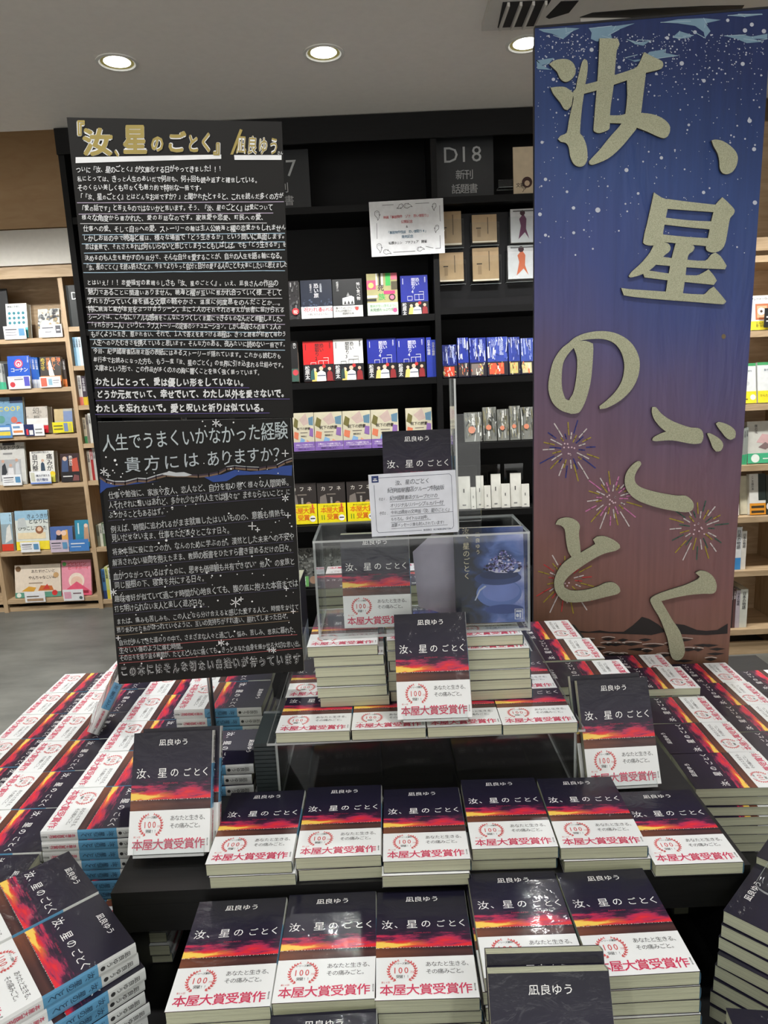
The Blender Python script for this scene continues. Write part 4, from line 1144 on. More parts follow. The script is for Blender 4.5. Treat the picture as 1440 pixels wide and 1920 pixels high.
spine_row([(6, 78, (40, 34, 38), None, .14), (5, 76, (90, 60, 60), None, .14), (8, 72, (190, 180, 190), None, .14), (14, 74, (214, 216, 206), None, .14)], YQ, 1366, 1182, lambda i: ['black spine at the banner edge, bottom right oak shelf', 'brown red spine, bottom right oak shelf', 'lilac grey spine, bottom right oak shelf', 'thick off-white spine, bottom right oak shelf'][i], 'spines on the bottom right oak shelf', z=q6)

# ------------------------------------------------------------------ display table and its tiers
Z = lambda zr_: H + zr_
ZB = Z(-0.77)                                # low table top
ZT = Z(-0.60)                                # upper tier top
PITCH_B = 0.0163                             # height one paperback adds to a stack
BW, BL, BT = 0.105, 0.148, 0.0157
e = empty('display_table', (0, 1.0, 0), 'wide black low display table with cut corners carrying all the book tiers', 'table')
oct_ = [(-0.33, 0.36), (0.33, 0.36), (0.97, 0.95), (0.97, 1.74), (-0.86, 1.74), (-0.86, 0.93)]
a = MB(); a.prism([(x, y - 1.0) for x, y in oct_], ZB - 0.035, ZB - 0.0005, M_BLK); a.build('table_top', e)
a = MB(); a.prism([(x * .9, (y - 1.05) * .9 + .05) for x, y in oct_], 0.06, ZB - 0.0352, M_BLK); a.build('table_base', e)
a = MB(); a.prism([(x * .85, (y - 1.05) * .85 + .05) for x, y in oct_], 0.0005, 0.0598, M_BLK); a.build('plinth', e)

RX0, RX1, RY0, RY1 = -0.352, 0.425, 0.745, 1.525
e = empty('display_riser', ((RX0 + RX1) / 2, 1.1, ZB), 'black wooden tier table standing on the low display table, open in front', 'display riser')
ox = Vector(e.location)
def rpart(nm, b):
    a = MB(); a.box(b[0] - ox.x, b[1] - ox.x, b[2] - ox.y, b[3] - ox.y, b[4] - ox.z, b[5] - ox.z, M_BLK); return a.build(nm, e)
rpart('tier_top', (RX0, RX1, RY0, RY1, ZT - 0.018, ZT - 0.0004))
rpart('apron', (RX0, RX1, RY0, RY0 + 0.018, ZT - 0.056, ZT - 0.0182))
rpart('side_panel', (RX0, RX0 + 0.010, RY0 + 0.0182, RY1, ZB, ZT - 0.0182))
rpart('side_panel', (RX1 - 0.018, RX1, RY0 + 0.0182, RY1, ZB, ZT - 0.0182))
rpart('back_panel', (RX0 + 0.0182, RX1 - 0.0182, RY1 - 0.018, RY1, ZB, ZT - 0.0182))


def step(x0, x1, y0, y1, z1, label, z0=None):
    z0 = ZB if z0 is None else z0
    a = MB()
    w, d, h, b = (x1 - x0) / 2, (y1 - y0) / 2, z1 - z0 - 0.0004, 0.003
    prof = [(-w + b, -d), (w - b, -d), (w, -d + b), (w, d - b), (w - b, d), (-w + b, d), (-w, d - b), (-w, -d + b)]
    a.prism(prof, 0, h, M_BLK)
    o = a.build('display_step')
    o.location = ((x0 + x1) / 2, (y0 + y1) / 2, z0)
    tag(o, label, 'display step', 'black blocks under the books')


# ------------------------------------------------------------------ the paperback
def wreath(mb, fr, cx, cy, r, m, dz):
    for sgn in (-1, 1):
        for i in range(11):
            t = math.radians(-62 + 13.2 * i)
            px, py = cx + sgn * r * math.cos(t), cy + r * math.sin(t) * 0.95
            for q in (0, 1):
                ta = t + math.pi / 2 + (0.55 if q else -0.55)
                l = r * (0.26 if i < 9 else 0.18)
                dx, dy = sgn * math.cos(ta) * l, math.sin(ta) * l
                nx, ny = -dy * 0.22, dx * 0.22
                mb.poly([fr[0] + fr[1] * x + fr[2] * y + fr[3] * dz for x, y in ((px, py), (px + dx * .5 + nx, py + dy * .5 + ny), (px + dx, py + dy), (px + dx * .5 - nx, py + dy * .5 - ny))][::1 if sgn > 0 else 1], m)
        pts = [(cx + sgn * r * math.cos(math.radians(a_)), cy + r * .95 * math.sin(math.radians(a_))) for a_ in range(-62, 72, 12)]
        for p, q in zip(pts, pts[1:]):
            d = np.array(q) - np.array(p)
            d /= np.hypot(*d)
            nr = np.array([-d[1], d[0]]) * r * .025
            mb.poly([fr[0] + fr[1] * v[0] + fr[2] * v[1] + fr[3] * (dz + .00004) for v in (p - nr, q - nr, q + nr, p + nr)], m)


def curved_side(mb, y0, y1, z0, z1, x, bulge, m, n=5, cols=None):
    """rounded spine strip along y, optional split of y into coloured stretches"""
    ys = cols or [(y0, y1, m)]
    for (a, b, mm) in ys:
        for i in range(n):
            t0, t1 = i / n, (i + 1) / n
            f = lambda t: (x + bulge * (1 - (2 * t - 1) ** 4), z0 + (z1 - z0) * t)
            (xa, za), (xb, zb_) = f(t0), f(t1)
            mb.poly([(xa, a, za), (xa, b, za), (xb, b, zb_), (xb, a, zb_)][::-1], mm)


M_WT = mat('white_print', S(240, 240, 240), 0.4, coat=0.4)
M_PK = mat('crimson_print', S(204, 48, 88), 0.45, coat=0.3)
M_RD = mat('laurel_red_print', S(205, 84, 84), 0.45, coat=0.3)
M_BKP = mat('black_print', S(52, 52, 54), 0.45, coat=0.3)


def paperback_meshes():
    hw, hl = BW / 2, BL / 2
    top = BT
    fr = (np.array([-hw, -hl, top]), np.array([1., 0, 0]), np.array([0, 1., 0]), np.array([0, 0, 1.]))
    # cover: front and back boards
    c = MB()
    t = 0.0004
    c.poly([(-hw, -hl, top), (hw - .001, -hl, top), (hw - .001, hl, top), (-hw, hl, top)], M_SUN, [(0, 0), (1, 0), (1, 1), (0, 1)])
    c.poly([(-hw, -hl, top - t), (-hw, hl, top - t), (hw - .001, hl, top - t), (hw - .001, -hl, top - t)], M_NAVY)
    for (p, q) in (((-hw, -hl), (hw - .001, -hl)), ((hw - .001, hl), (-hw, hl)), ((-hw, hl), (-hw, -hl))):
        c.poly([(p[0], p[1], top - t), (q[0], q[1], top - t), (q[0], q[1], top), (p[0], p[1], top)], M_NAVY)
    c.box(-hw, hw - .001, -hl, hl, 0, t, M_NAVY)
    W = BW
    c.text('凪良ゆう', fr, W * .325, BL * .885, W * .075, M_WT, cell=W * .094, dz=.00012, bold=.004)
    for ch, u, s in (('汝', .06, .115), ('、', .195, .1), ('星', .325, .115), ('の', .48, .105), ('ご', .64, .095), ('と', .765, .095), ('く', .87, .1)):
        c.text(ch, fr, W * u, BL * (.615 + (.004 if s < .11 else 0)), W * s, M_WT, dz=.00012, bold=.002)
    c.text('きみのほしのように', fr, W * .39, BL * .563, W * .02, M_PK, cell=W * .021, dz=.00012)
    cover = c.build('book_cover')
    # spine
    s = MB()
    b0 = -hl + .35 * BL
    curved_side(s, -hl, hl, 0, top, hw - .001, .001, M_BLUE, cols=[(-hl, b0 + .055, M_BLUE), (b0 + .055, hl, M_SPW)])
    fs = (np.array([hw + .0002, hl, top / 2]), np.array([0, 0, -1.]), np.array([0, 1., 0]), np.array([1., 0, 0]))
    s.text('凪良ゆう', fs, 0, -.007, .0062, M_BKP, cell=.0065, vertical=True, bold=.008)
    s.poly([fs[0] + fs[1] * (.0026 * math.cos(i * .628)) + fs[2] * (-.0365 + .0026 * math.sin(i * .628)) for i in range(10)], M_BKP)
    s.text('汝、星のごとく', fs, 0, -.0455, .0072, mat('spine_ink', S(40, 66, 92), .5), cell=.0066, vertical=True, bold=.008)
    spine = s.build('book_spine')
    p = MB()
    p.box(-hw + .0006, hw - .0012, -hl + .0005, hl - .0005, t + .00005, top - t - .00005, M_PAGE)
    page = p.build('page_block')
    # band
    k = MB()
    g = .00022
    bt = b0
    k.poly([(-hw - g, -hl + .0002, top + g), (hw - .001, -hl + .0002, top + g), (hw - .001, bt, top + g), (-hw - g, bt, top + g)], M_BAND)
    k.poly([(-hw - g, -hl + .0002, -g), (-hw - g, bt, -g), (hw - .001, bt, -g), (hw - .001, -hl + .0002, -g)], M_BAND)
    k.poly([(-hw - g, -hl + .0002, top + g), (-hw - g, bt, top + g), (-hw - g, bt, top - .0006), (-hw - g, -hl + .0002, top - .0006)], M_BAND)
    curved_side(k, -hl + .0002, bt, -g, top + g, hw - .001, .001 + g, M_BAND)
    fb = (np.array([-hw, -hl, top + g]),) + fr[1:]
    d = .00012
    wreath(k, fb, W * .265, BL * .232, W * .135, M_RD, d)
    k.text('シリーズ累計', fb, W * .185, BL * .285, W * .026, M_BKP, cell=W * .0265, dz=d, bold=.012)
    k.text('100', fb, W * .165, BL * .205, W * .092, M_RD, cell=W * .058, dz=d, wsc=.86, bold=.012)
    k.text('万部', fb, W * .345, BL * .212, W * .024, M_RD, cell=W * .024, dz=d)
    k.text('突破!!', fb, W * .205, BL * .17, W * .04, M_BKP, cell=W * .034, dz=d, bold=.012)
    k.text('あなたと生きる、', fb, W * .5, BL * .262, W * .058, M_BKP, cell=W * .0585, dz=d)
    k.text('その痛みごと。', fb, W * .5, BL * .2, W * .058, M_BKP, cell=W * .0585, dz=d)
    k.text('第20回', fb, W * .06, BL * .132, W * .022, M_RD, cell=W * .021, dz=d)
    k.text('本屋大賞受賞作', fb, W * .05, BL * .035, W * .122, M_PK, cell=W * .1265, dz=d, bold=.018)
    k.text('講談社文庫', fb, W * .962, BL * .115, W * .017, M_BKP, vertical=True, dz=d)
    f3 = (np.array([hw + .0005, bt, top / 2]), fs[1], fs[2], fs[3])
    k.text('本屋大賞受賞作', f3, 0, -.003, .0054, M_PK, cell=.0054, vertical=True, bold=.01)
    k.text('講談社', f3, 0, -.0425, .003, M_BKP, cell=.003, vertical=True)
    band = k.build('paper_band')
    ms = [(o.name, o.data) for o in (cover, spine, page, band)]
    for o in (cover, spine, page, band):
        bpy.data.objects.remove(o)
    return ms


PBM = paperback_meshes()
GP = 'sunset cover paperbacks on the display table'


def paperback(mw, label, group=GP):
    e = empty('paperback_book', label=label, cat='book', group=group, mw=mw)
    for nm, me in PBM:
        o = bpy.data.objects.new(nm, me)
        COL.objects.link(o)
        o.parent = e
    return e


def flat(x, y, z, yaw):
    return Matrix.Translation((x, y, z + .0003)) @ Matrix.Rotation(math.radians(yaw), 4, 'Z')


RS = random.Random(5)


def stack(x, y, z0, n, yaw, where, jit=.0012, yj=.8, group=None, dx=None):
    """n paperbacks lying on each other from height z0; where ends the label"""
    for k in range(n):
        j = n - 1 - k                        # 0 = topmost
        lab = ('%s paperback of %s' % (ORD[min(j, 9)], where)) if n > 1 else 'sunset paperback, %s' % where
        ddx, ddy = (dx(j) if dx else (0, 0))
        paperback(flat(x + RS.uniform(-jit, jit) + ddx, y + RS.uniform(-jit, jit) + ddy, z0 + k * PITCH_B, yaw + RS.uniform(-yj, yj)), lab, group or GP)


def fan(words):
    return words


# nearest full row of stacks
ZR1 = Z(-0.6885)
step(-0.25, 0.305, 0.583, 0.7445, ZR1, 'low black block under the nearest full row of front stacks')
for i, (x, y, n, yw) in enumerate(((-.1875, .660, 5, .8), (-.0825, .664, 5, .8), (.0232, .661, 5, -.3), (.1315, .6635, 6, .4), (.2405, .6605, 6, .3))):
    stack(x, y, ZR1, n, yw, ['the leftmost stack in the nearest full front row', 'the second stack from left in the nearest full front row', 'the middle stack in the nearest full front row', 'the front row stack right behind the two upright dark books', 'the rightmost stack in the nearest full front row'][i], jit=.0014, yj=.9)
# second row on the tier edge
for i, (x, y, n, yw) in enumerate(((-.1795, .820, 2, -.6), (-.0735, .8245, 2, -.2), (.0330, .8080, 2, -.4), (.1429, .8260, 2, -1.2), (.2510, .8175, 2, -.9), (.3570, .8030, 1, -.2))):
    stack(x, y, ZT, n, yw, ['the first pair from left along the black tier edge', 'the second pair from left along the black tier edge', 'the third pair from left along the black tier edge', 'the fourth pair from left along the black tier edge', 'the fifth pair along the black tier edge', 'single copy at the right end of the black tier edge'][i], jit=.002, yj=.6)
# stored stacks in the dark recess under the tier
a0 = at(308, 1752, .815)
stack(a0[0] - .0475, .815 + .074, ZB, 3, 0, 'the dim stack stored under the tier at left', jit=.003)
a0 = at(1262, 1706, .86)
stack(a0[0] + .054, .86 + .074, ZB, 4, 0, 'the dim stack stored under the tier at right', jit=.002)
a0 = at(1226, 1706, .86)
stack(a0[0] - .042, .862 + .074, ZB, 4, 0, 'the dim stack stored under the tier, right of centre', jit=.002)

# left side of the table: three columns stepping down, facing left
step(-.504, -.3595, .99, 1.622, Z(-.607) - PITCH_B, 'black block under the left inner column of books')
step(-.656, -.508, .99, 1.622, Z(-.6396) - PITCH_B, 'black block under the left middle column of books')
step(-.808, -.66, .883, 1.622, Z(-.6885) - PITCH_B, 'black block under the left outer column of books')
NROW = ['first', 'second', 'third', 'fourth', 'fifth', 'sixth', 'seventh']
stack(-.431, .934, ZB, 10, -90, 'the tall blue spined front stack, left inner column', jit=.0012)
for k in range(1, 7):
    stack(-.431, .934 + .1063 * k, Z(-.607) - PITCH_B, 1, -90, '%s row from the front in the left inner column' % NROW[k])
stack(-.582, .8265, ZB, 8, -90, 'the left middle column front stack behind the turned corner stack')
stack(-.582, .9335, ZB, 8, -90, 'the second stack of the left middle column')
for k in range(1, 7):
    stack(-.582, .934 + .1063 * k, Z(-.6396) - PITCH_B, 1, -90, '%s row from the front in the left middle column' % NROW[k])
for k in range(0, 7):
    stack(-.734, .934 + .1063 * k, Z(-.6885) - PITCH_B, 1, -90, '%s row from the front in the left outer column by the floor' % NROW[k])
# left column on the tier
stack(-.285, .990, ZT, 3, -90, 'the short tier stack just behind the left upright pair', jit=.004, yj=2)
stack(-.295, 1.1405, ZT, 4, -90, 'the stack crossed by the steel poster pole', jit=.004, yj=1.5, dx=lambda j: (.004 * j, 0))
step(-.35, -.226, 1.196, 1.515, Z(-.5348) - PITCH_B, 'black block on the tier behind the poster pole', ZT)
for k in range(3):
    stack(-.295 + .012 * k, 1.2475 + .1063 * k, Z(-.5348) - PITCH_B, 1, -90, '%s row behind the stack with the poster pole' % NROW[k])

# right side of the table: columns facing right, page edges to the viewer
step(.474, .621, 1.09, 1.525, Z(-.6559) - PITCH_B, 'black block under the right inner column of books')
step(.629, .776, .95, 1.525, Z(-.6885) - PITCH_B, 'black block under the right middle column of books')
step(.784, .932, 1.05, 1.55, Z(-.7211) - PITCH_B, 'black block under the right outer column of books')
stack(.545, 1.0365, ZB, 7, 88, 'the tall front stack of the right inner column', jit=.003, yj=1.2)
for k in (1, 2, 4):
    stack(.547, 1.0345 + .1063 * k, Z(-.6559) - PITCH_B, 1, 88.5, '%s row from the front in the right inner column' % NROW[k])
stack(.543, 1.0345 + .1063 * 3, Z(-.6559) - PITCH_B, 2, 89, 'the raised pair in the right inner column before the banner', jit=.003)
for k in range(5):
    stack(.7025, 1.473 - .1063 * (4 - k), Z(-.6885) - PITCH_B, 1, 89, '%s row from the front in the right middle column' % NROW[k])
for k in range(4):
    stack(.858, 1.49 - .1063 * (3 - k), Z(-.7211) - PITCH_B, 1, 90, '%s row from the front in the right outer column' % NROW[k])
a0 = at(1202, 1272, 1.11)
stack(a0[0] - .074, 1.1645, ZT, 4, 90, 'the tier stack between right upright pair and banner foot', jit=.003)
step(.272, .405, 1.225, 1.45, Z(-.5348) - PITCH_B, 'black block on the tier in front of the banner', ZT)
for k in range(2):
    stack(a0[0] - .074 - .025 - .012 * k, 1.277 + .1063 * k, Z(-.5348) - PITCH_B, 1, 90, '%s row behind the tier stack left of the banner foot' % NROW[k])

# turned corner stacks nearest the viewer
CA = -47.5
ca, sa = math.cos(math.radians(CA)), math.sin(math.radians(CA))
cx, cy = -.3805, .651
ZC = Z(-.594) - 7 * PITCH_B
step(cx - .062, cx + .062, cy - .062, cy + .05, ZC, 'black block under the turned corner stack at lower left')
stack(cx, cy, ZC, 7, CA, 'the turned corner stack at lower left', jit=.0025, yj=.8, dx=lambda j: ((j % 3 - 1) * .0025 + j * .0006, (j % 2) * .002))
gx, gy = cx - ca * .1088, cy - sa * .1088
step(gx - .05, gx + .04, gy - .045, gy + .05, Z(-.594) - 4 * PITCH_B, 'black block under the second turned stack at lower left')
stack(gx, gy, Z(-.594) - 4 * PITCH_B, 4, CA, 'the second turned stack at lower left', jit=.001)
CA2 = 44.6
ca2, sa2 = math.cos(math.radians(CA2)), math.sin(math.radians(CA2))
cx, cy = .447, .658
ZC = Z(-.600) - 8 * PITCH_B
step(cx - .05, cx + .06, cy - .055, cy + .055, ZC, 'black block under the turned corner stack at lower right')
stack(cx, cy, ZC, 8, CA2, 'the turned corner stack at lower right', jit=.0015, yj=1.2, dx=lambda j: (-.0022 * j, -.001 * j))
gx, gy = cx + ca2 * .107, cy + sa2 * .107
step(gx - .04, gx + .05, gy - .05, gy + .05, Z(-.592) - 3 * PITCH_B, 'black block under the second turned stack at lower right')
stack(gx, gy, Z(-.592) - 3 * PITCH_B, 3, CA2, 'the second turned stack at lower right', jit=.001)
# cropped stacks at the very front
step(-.135, -.025, .44, .58, Z(-.614) - 3 * PITCH_B, 'black block under the cropped front stack, left of centre')
stack(-.0805, .5095, Z(-.614) - 3 * PITCH_B, 3, 1.2, 'the stack cropped by the lower photo edge, centre left')
step(.285, .40, .43, .56, Z(-.62) - 3 * PITCH_B, 'black block under the cropped front stack at right')
stack(.354, .495, Z(-.62) - 3 * PITCH_B, 3, -7, 'the stack cut off by the lower right photo edge')

# ------------------------------------------------------------------ clear shelf with the middle tower
e = empty('acrylic_shelf', (.045, 1.13, ZT), 'clear acrylic shelf carrying the central tower of books', 'acrylic shelf')
h = .0955
a = MB(); a.box(-.225, .225, -.225, .24, h, h + .0036, M_ACR, M_ACE); a.build('shelf_plate', e)
a = MB(); a.box(-.215, .215, -.218, -.215, .0003, h - .0002, M_ACR, M_ACE); a.build('front_panel', e)
for s in (-1, 1):
    a = MB(); a.box(s * .2135 - .0015, s * .2135 + .0015, -.2145, .23, .0003, h - .0002, M_ACR, M_ACE); a.build('side_panel', e)
ZS = ZT + h + .0037
for i, x in enumerate((-.111, -.005, .101, .207)):
    stack(x, .977 - .0018 * i, ZS, 1, -.9, '%s from left in the front line on the clear shelf' % NTH[i], yj=.4)
    stack(x - .002, 1.0845 - .0018 * i + .0015, ZS, 1, -.6, '%s from left in the second line on the clear shelf' % NTH[i], jit=.0004, yj=.3)
ZW = ZS + PITCH_B
stack(-.0602, 1.0475, ZW, 6, 0, 'the left tower on the clear shelf', jit=.002, dx=lambda j: ((-.008 if j == 0 else 0.0005 * j), 0))
stack(.0485, 1.058, ZW, 6, 0, 'the middle tower behind the upright central paperback', jit=.0015)
stack(.1555, 1.0475, ZW, 6, -.5, 'the right tower on the clear shelf', jit=.001, dx=lambda j: ((-.007 if j == 0 else .0005 * j), (.012 if j == 0 else 0)))
for i, x in enumerate((-.068, .045, .155)):
    stack(x, 1.282, ZS, 8, 180, 'the %s rear tower facing away behind the acrylic case' % ['left', 'middle', 'right'][i], jit=.002)
R90 = Matrix.Rotation(math.radians(90), 4, 'X')
for i, (x, ln) in enumerate(((-.166, 3), (-.1475, 2))):
    M_ = Matrix.Translation((x - BT / 2, 1.225, ZS + BL / 2 + .0004)) @ Matrix.Rotation(math.radians(-90), 4, 'Z') @ R90
    paperback(M_, ['upright paperback with blue spine showing, between black poster and acrylic case', 'second upright blue spined paperback, touching the left rear tower'][i], 'upright blue spined paperbacks')
# dark ribbed trays beside the clear shelf
a = MB()
for k in range(14):
    a.box(-.016, .016, -.05, .05, k * .0064, k * .0064 + .0052, mat('dark_ribbed_plastic', S(52, 60, 62), .4))
    if k < 13:
        a.box(-.0145, .0145, -.048, .048, k * .0064 + .0052, (k + 1) * .0064, C(14, 16, 17))
o = a.build('ribbed_tray_pile'); o.location = (-.1875, .975, ZT)
o['kind'] = 'stuff'
tag(o, 'pile of thin dark trays left of the clear acrylic shelf', 'tray pile')


# ------------------------------------------------------------------ upright paperbacks in clear stands
def upright(x, y, z, yaw, tilt, labels, stand_label, offs=((0, 0),), group='upright sunset paperbacks in clear stands'):
    """front book's lower front edge is centred at x,y,z; further books stand behind it"""
    R = Matrix.Translation((x, y, z)) @ Matrix.Rotation(math.radians(yaw), 4, 'Z') @ Matrix.Rotation(math.radians(tilt), 4, 'X')
    n = len(labels)
    for k, (lb, (ou, ow)) in enumerate(zip(labels, offs)):
        paperback(R @ Matrix.Translation((ou, BL / 2 + ow + .0004, -BT - .0003 - k * (PITCH_B + .0006))), lb, group)
    if stand_label:
        e = empty('acrylic_book_stand', label=stand_label, cat='book stand', group='clear book stands', mw=R)
        d = n * (PITCH_B + .0006) + .0006
        a = MB(); a.box(-.04, .04, -.003, .105, -d - .0026, -d - .0001, M_ACR, M_ACE); a.build('back_plate', e)
        a = MB(); a.box(-.045, .045, -.0032, -.0002, -d - .0026, .0022, M_ACR, M_ACE); a.build('ledge', e)
        a = MB(); a.box(-.045, .045, -.0002, .016, .0004, .0024, M_ACR, M_ACE); a.build('front_lip', e)
        return e


upright(-.2925, .789, Z(-.583), -.3, 63, ['front upright paperback of the pair at left on the black tier', 'rear upright paperback of the pair at left on the black tier'], 'clear stand under the left upright pair', ((0, 0), (.006, .005)))
upright(.3255, .896, Z(-.586), .7, 65, ['front upright paperback of the pair at right, before the banner', 'rear upright paperback of the pair at right, before the banner'], 'clear stand under the right upright pair', ((0, 0), (-.005, .007)))
upright(.0590, .9035, ZW + .0106, -.9, 62, ['upright paperback standing alone in front of the two page towers'], 'clear stand in front of the page towers')
upright(-.583, 1.255, Z(-.6396) + .012, -75, 59, ['tilted paperback showing its blue spine at far left under the poster edge'], 'clear stand under the tilted far left paperback')
upright(.123, .452, Z(-.646), -1.3, 65, ['dark upright paperback nearest the viewer at the lower photo edge', 'second upright paperback behind the nearest dark one'], 'clear stand under the nearest upright pair', ((0, 0), (.001, .0095)))
step(.062, .188, .40, .57, Z(-.6645), 'black block under the nearest upright pair')

# acrylic case on the towers
ZK = ZW + 6 * PITCH_B + .0006
e = empty('acrylic_case', (.053, 1.065, ZK), 'clear acrylic box case on top of the towers, holding two upright books', 'display case')
w, d, h = .160, .066, .153
a = MB(); a.box(-w, w, -d, d, h - .003, h, M_ACR, M_ACE); a.build('lid_panel', e)
a = MB(); a.box(-w, w, -d, -d + .003, 0.0032, h - .0031, M_ACR, M_ACE); a.build('front_panel', e)
a = MB(); a.box(-w, w, d - .003, d, 0.0032, h - .0031, M_ACR, M_ACE); a.build('back_panel', e)
a = MB(); a.box(-w, w, -d, d, 0, .003, M_ACR, M_ACE); a.build('floor_panel', e)
for s in (-1, 1):
    a = MB(); a.box(s * (w - .0015) - .0015, s * (w - .0015) + .0015, -d + .0032, d - .0032, .0032, h - .0031, M_ACR, M_ACE); a.build('end_panel', e)
upright(-.0165, 1.028, ZK + .0042, -1.6, 88, ['sunset paperback standing inside the acrylic case'], None)


def blue_cover_material():
    m = bpy.data.materials.new('blue_figure_print')
    t, n, l = nt(m)
    b = n['Principled BSDF']
    uv = n.new('ShaderNodeTexCoord')
    mp = n.new('ShaderNodeMapping'); mp.inputs['Scale'].default_value = (1.2, 2.2, 1)
    l.new(uv.outputs['UV'], mp.inputs[0])
    nz = n.new('ShaderNodeTexNoise'); nz.inputs['Scale'].default_value = 2.3; nz.inputs['Detail'].default_value = 4; nz.inputs['Distortion'].default_value = .6
    l.new(mp.outputs[0], nz.inputs['Vector'])
    sp = n.new('ShaderNodeSeparateXYZ'); l.new(uv.outputs['UV'], sp.inputs[0])
    s = mth(n, l, 'ADD', mth(n, l, 'MULTIPLY', nz.outputs['Fac'], .85), mth(n, l, 'MULTIPLY', mth(n, l, 'SUBTRACT', sp.outputs[0], .5), .55))
    rp = n.new('ShaderNodeValToRGB'); cr = rp.color_ramp
    cr.elements[0].position, cr.elements[0].color = .22, S(18, 24, 44)
    cr.elements[1].position, cr.elements[1].color = .82, S(190, 196, 226)
    for p, c in ((.4, S(40, 64, 118)), (.55, S(82, 108, 176)), (.68, S(128, 140, 200))):
        q = cr.elements.new(p); q.color = c
    l.new(s, rp.inputs[0]); l.new(rp.outputs[0], b.inputs['Base Color'])
    b.inputs['Roughness'].default_value = .35
    return m


def blue_book(x, y, z, yaw, tilt, label, full=True):
    R = Matrix.Translation((x, y, z)) @ Matrix.Rotation(math.radians(yaw), 4, 'Z') @ Matrix.Rotation(math.radians(tilt), 4, 'X') @ Matrix.Translation((0, 0, -BT))
    e = empty('paperback_book', label=label, cat='book', mw=R)
    k = MB(); hw = BW / 2
    bm = MB_BLUE
    k.poly([(-hw, 0, BT), (hw, 0, BT), (hw, BL, BT), (-hw, BL, BT)], bm, [(0, 0), (1, 0), (1, 1), (0, 1)])
    k.box(-hw, hw, 0, BL, BT - .0006, BT - .0001, C(34, 44, 80))
    k.box(-hw, hw, 0, BL, 0, .0005, C(34, 44, 80)); k.box(hw - .0005, hw, 0, BL, .0005, BT - .0006, C(40, 52, 96))
    fr = (np.array([-hw, 0, BT]), np.array([1., 0, 0]), np.array([0, 1., 0]), np.array([0, 0, 1.]))
    if full:
        # dark rounded shape carrying a flowered crown
        EL = lambda cx_, cy_, rx_, ry_, z_, c_: k.prism([(BW * cx_ + BW * rx_ * math.cos(t), BL * cy_ + BL * ry_ * math.sin(t)) for t in np.linspace(0, 6.28, 33)[:-1]], z_, z_ + .00002, C(*c_), fr=fr)
        EL(.63, .31, .33, .15, .0001, (92, 116, 180))
        EL(.66, .33, .27, .11, .00015, (110, 128, 192))
        EL(.62, .47, .34, .075, .0002, (48, 66, 116))
        EL(.64, .505, .28, .05, .00025, (40, 52, 92))
        EL(.7, .14, .28, .05, .00026, (58, 78, 140))
        k.prism([(BW * .27, BL * .24), (BW * .29, BL * .24), (BW * .36, BL * .34), (BW * .45, BL * .385), (BW * .43, BL * .395), (BW * .34, BL * .35)], .0003, .00032, C(176, 184, 206), fr=fr)
        k.prism([(.05, BL * .56), (.062, BL * .525), (.08, BL * .52), (.074, BL * .55)], .0004, .00042, C(206, 206, 226), fr=fr)
        k.prism([(.088, BL * .52), (.098, BL * .53), (.102, BL * .58), (.094, BL * .56)], .0004, .00042, C(220, 220, 232), fr=fr)
        r = random.Random(3)
        cols = [(58, 50, 96), (96, 92, 160), (150, 148, 206), (34, 32, 56), (206, 204, 232), (80, 78, 140), (24, 24, 40)]
        for i in range(420):
            u, v = r.uniform(.042, .1), r.uniform(BL * .53, BL * .76)
            if v < BL * (.76 - abs(u - .074) * 5.2) and v > BL * (.53 + abs(u - .072) * 1.2):
                q = r.uniform(.0007, .0026); t0 = r.uniform(0, 3)
                k.prism([(u + q * math.cos(t0 + a_), v + q * .8 * math.sin(t0 + a_)) for a_ in (0, 1.2, 2.5, 3.8, 5)], .0005 + i * 1e-6, .00052 + i * 1e-6, C(*r.choice(cols)), fr=fr)
        GD = C(214, 206, 176)
        k.text('汝、星のごとく', fr, BW * .17, BL * 1.0, BW * .095, GD, cell=BW * .11, vertical=True, dz=.0007)
        k.text('凪良ゆう', fr, BW * .34, BL * .95, BW * .065, GD, cell=BW * .085, vertical=True, dz=.0007)
        for x0, y0, x1, y1 in ((.85, .03, .97, .035), (.85, .135, .97, .14), (.85, .03, .86, .14), (.96, .03, .97, .14), (.87, .105, .95, .125), (.92, .045, .94, .095)):
            k.poly([fr[0] + fr[1] * (a_ * BW) + fr[2] * (b_ * BL) + fr[3] * .0008 for a_, b_ in ((x0, y0), (x1, y0), (x1, y1), (x0, y1))], C(214, 220, 236))
        k.prism([(BW * .89 + .0022 * math.cos(t), BL * .07 + .003 * math.sin(t)) for t in np.linspace(0, 6.28, 11)[:-1]], .0007, .0008, C(214, 220, 236), fr=fr)
    k.build('book_cover', e)
    p = MB(); p.box(-hw + .0006, hw - .0008, .0005, BL - .0006, .0006, BT - .0007, M_PAGE_DRY); p.build('page_block', e)
    return e


MB_BLUE = blue_cover_material()
blue_book(.1570, 1.022, ZK + .0062, -2.5, 84, 'blue paperback with a flower crowned round figure inside the acrylic case')
k = MB(); k.prism([(-.03, .02), (.03, 0), (.034, .13), (-.004, .138), (-.036, .11)], 0, .0012, mat('lilac_sheet', S(176, 172, 190), .5), fr=FRV((0, 0, 0)))  # flat irregular lilac outline behind the two books
o = k.build('lilac_sheet'); o.location = (.078, 1.062, ZK + .004); tag(o, 'pale lilac sheet standing behind the two books inside the acrylic case', 'card')

